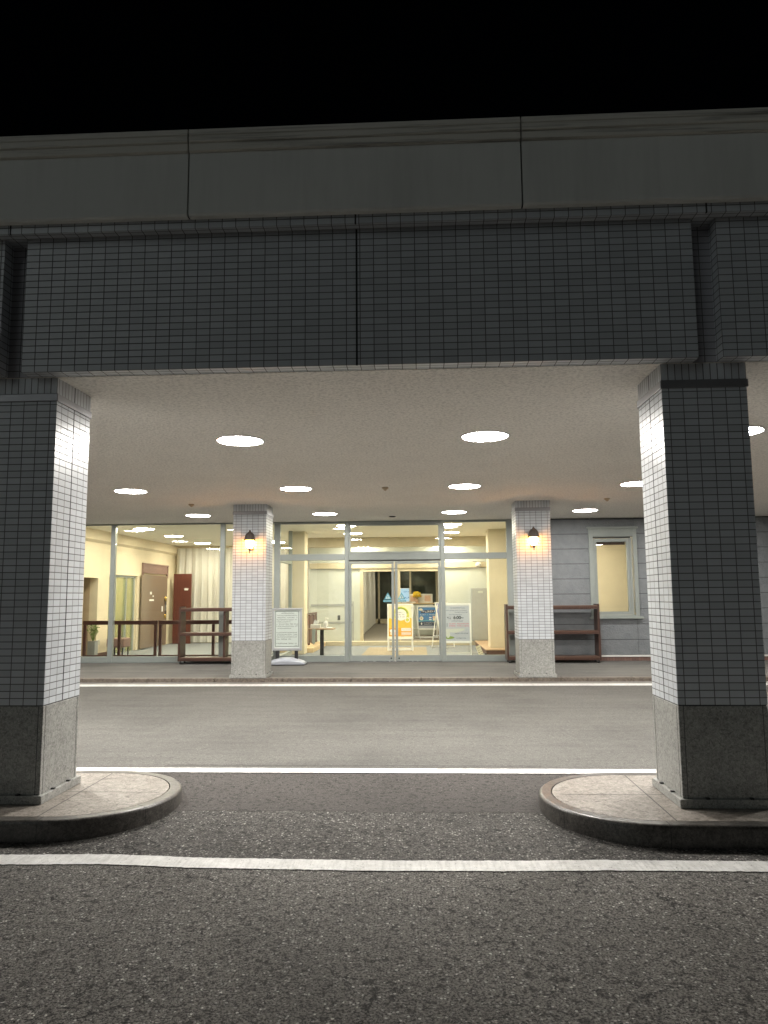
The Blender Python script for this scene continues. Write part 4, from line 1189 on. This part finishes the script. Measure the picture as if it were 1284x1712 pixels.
def p_grey(p, x0, x1, z0, z1, y):
    h = z1 - z0; w = x1 - x0; rng = random.Random(51)
    rect(p, x0, x1, z0, z1, y, 2)
    rect(p, x0 + .012, x1 - .012, z0 + .012, z1 - .03, y - .0006, 0)
    glyph_line(p, x0 + .30 * w, x0 + .82 * w, z1 - .095, .03, y - .0012, 1, rng)
    glyph_line(p, x0 + .12 * w, x0 + .90 * w, z1 - .15, .022, y - .0012, 1, rng, fill=.95); glyph_line(p, x0 + .46 * w, x0 + .93 * w, z1 - .195, .022, y - .0012, 1, rng); glyph_line(p, x0 + .25 * w, x0 + .7 * w, z1 - .25, .022, y - .0012, 1, rng)
    glyph_line(p, x0 + .16 * w, x0 + .30 * w, z1 - .345, .062, y - .0012, 1, rng)
    text_into(p, '6:00~', .105, x0 + .40 * w, z1 - .345, y - .0012, 1)
    glyph_line(p, x0 + .34 * w, x0 + .72 * w, z1 - .405, .026, y - .0012, 1, rng)
    rect(p, x0 + .16 * w, x0 + .175 * w, z1 - .53, z1 - .44, y - .0012, 1)
    for zz in (.475, .525):
        glyph_line(p, x0 + .24 * w, x0 + .45 * w, z1 - zz, .034, y - .0012, 3, rng); glyph_line(p, x0 + .54 * w, x0 + .96 * w, z1 - zz, .034, y - .0012, 3, rng)
    p.poly([(x0 + .08 * w, y - .0012, z0 + .22), (x0 + .50 * w, y - .0012, z0 + .20), (x0 + .80 * w, y - .0012, z0 + .26), (x0 + .80 * w, y - .0012, z0 + .30), (x0 + .08 * w, y - .0012, z0 + .29)], 4)
    disc(p, x0 + .24 * w, z0 + .085, .12, y - .0012, 5, rz=.035); disc(p, x0 + .20 * w, z0 + .16, .045, y - .0016, 4, rz=.085)
    glyph_line(p, x0 + .45 * w, x0 + .62 * w, z0 + .17, .028, y - .0016, 1, rng); glyph_line(p, x0 + .68 * w, x0 + .92 * w, z0 + .17, .03, y - .0016, 1, rng)
    glyph_line(p, x0 + .5 * w, x0 + .85 * w, z0 + .06, .022, y - .0016, 1, rng)
    return [M_paper_grey, M_ink, M_signsilver, M_inkred, M_offwhite, M_green]
def p_lav(p, x0, x1, z0, z1, y):
    h = z1 - z0; rng = random.Random(61)
    rect(p, x0, x1, z0, z1, y, 0); rect(p, x0, x1, z0, z0 + .25 * h, y - .0006, 1); rect(p, x0, x1, z0 + .16 * h, z0 + .20 * h, y - .001, 2); rect(p, x0, x1, z0 + .25 * h, z0 + .36 * h, y - .0008, 3)
    glyph_line(p, x0 + .05, x1 - .05, z1 - .15, .05, y - .0012, 4, rng)
    return [M_lav, M_yellow, M_ink, M_teal, M_white]
aframe((-.52, 13.99, .17), rad(2), .665, 1.215, 'poster stand with a yellow and orange food poster behind the left sliding door', p_yellow)
aframe((.86, 12.6, .165), rad(-3), .72, 1.24, 'poster stand with a grey opening-hours notice reading 6:00 behind the right glass panel', p_grey, z0=.29)
aframe((.62, 15.0, .165), rad(52), .60, 1.25, 'poster stand with a lavender poster turned sideways behind the grey notice', p_lav, z0=.32)
aframe((.22, 17.75, .275), rad(2), .625, 1.01, 'poster stand with a blue poster in the corridor in front of the counter', p_blue, z0=.26)
aframe((-.27, 17.55, .275), rad(-70), .55, 1.02, 'plain poster stand turned edge-on beside the blue poster stand', lambda p, x0, x1, z0, z1, y: (rect(p, x0, x1, z0, z1, y, 0), [M_offwhite])[1], z0=.26)

# ------------------------------------------------------------------ pedestal table with tissue box and bottle
tb = thing('pedestal_table', 'small table on a black post behind the left glass panel', 'table', (-2.26, 11.75, .165))
MB().box(-.285, .285, -.21, .21, .655, .685, bev=.006).build('table_top', M_stepwood, tb)
MB().box(-.042, .042, -.035, .035, .02, .654, bev=.004).build('post', M_black, tb); MB().box(-.2, .2, -.18, .18, 0, .019, bev=.004).build('foot', M_black, tb)
zt2 = .851
ti = thing('tissue_box', 'white tissue box with a tissue sticking out on the small table', 'tissue box', (-2.40, 11.70, zt2))
MB().box(-.115, .115, -.06, .06, 0, .085, bev=.006).build('box', M_white, ti)
q = MB(); rng = random.Random(2)
for k in range(5):
    a = rng.uniform(0, 3.1); c = Vector((math.cos(a), math.sin(a) * .4, 0)) * .055
    q.poly([(-c.x, -c.y, .084), (c.x, c.y, .084), (c.x * 1.1 + .02, c.y + .01, .15 + .02 * k % .05), (c.x * .2 + .005, .01, .20 - .015 * k), (-c.x * .9, -c.y, .13)], 0)
q.build('tissue', M_white, ti, fix=False)
sb = thing('pump_bottle', 'white pump bottle of hand sanitiser on the small table', 'bottle', (-2.17, 11.72, zt2))
MB().lathe([(.052, 0), (.055, .01), (.055, .10), (.045, .125), (.018, .14), (.018, .155)], n=20).build('bottle', M_white, sb)
MB().tube((0, 0, .155), (0, 0, .215), .007).tube((-.015, 0, .215), (.06, -.01, .205), .009).tube((.055, -.01, .207), (.06, -.01, .185), .006).build('pump', M_white, sb)
tr = MB(); tr.box(-.12, .12, -.08, .08, 0, .016, bev=.005)
sb.location.z += .0162
tag(tr.build('tray', M_white, loc=(-2.15, 11.72, zt2)), 'flat white tray under the pump bottle on the small table', 'tray')
# hanging paper on the table front
hp = MB(); hp.box(-.04, .04, -.003, 0, -.30, 0); hp.poly([(-.04, -.0035, -.30), (.04, -.0035, -.30), (.0, -.0035, -.36)], 0)
tag(hp.build('hanging_tag', M_offwhite, loc=(-2.42, 11.536, .845)), 'pale paper strip hanging from the front of the small table', 'paper strip')

# ------------------------------------------------------------------ potted plant and stool at far left
pp = thing('potted_plant', 'spindly green plant in a square grey pot at the far left inside the lobby', 'plant', (-7.62, 11.72, .165))
MB().prism([(-.085, -.085), (.085, -.085), (.085, .085), (-.085, .085)], 'z', 0, .42).build('pot', M_greycab, pp)
q = MB(); rng = random.Random(17)
for k in range(14):
    a = rng.uniform(0, 6.28); h = rng.uniform(.18, .46); r = rng.uniform(.03, .15)
    p0 = Vector((0, 0, .40)); p1 = Vector((r * math.cos(a) * .5, r * math.sin(a) * .5, .42 + h * .6)); p2_ = Vector((r * math.cos(a), r * math.sin(a), .42 + h))
    q.tube(p0, p1, .005, n=5); q.tube(p1, p2_, .004, n=5)
    for _ in range(6):
        c = p1.lerp(p2_, rng.random()); d = Vector((rng.uniform(-1, 1), rng.uniform(-1, 1), rng.uniform(-.2, .8))).normalized() * rng.uniform(.05, .09); b_ = d.orthogonal().normalized() * .016
        q.poly([c, c + d * .5 + b_, c + d, c + d * .5 - b_], 0)
q.build('leaves', M_leaf, pp, fix=False)
stl = thing('lobby_stool', 'brown upholstered stool behind the low railing in the left lobby', 'stool', (-7.38, 12.62, .165))
MB().box(-.22, .22, -.22, .22, .22, .44, bev=.03).build('seat', M_lintel, stl)
for sx in (-1, 1):
    for sy in (-1, 1): MB().tube((sx * .17, sy * .17, 0), (sx * .17, sy * .17, .22), .016, .02, n=10).build('leg', M_black, stl)

wd = MB(); rng = random.Random(5)
for k in range(16):
    a = rng.uniform(0, 6.28); c = Vector((rng.uniform(-.015, .015), rng.uniform(-.01, .01), 0)); d = Vector((math.cos(a) * .6, math.sin(a) * .6, rng.uniform(.5, 1.4))).normalized() * rng.uniform(.025, .055); b_ = d.orthogonal().normalized() * .005
    wd.poly([c, c + d * .5 + b_, c + d, c + d * .5 - b_], 0)
tag(wd.build('weed', M_leaf, loc=(1.085, -.135, .012), fix=False), 'tiny green weed at the foot of the right kerbed island', 'weed')
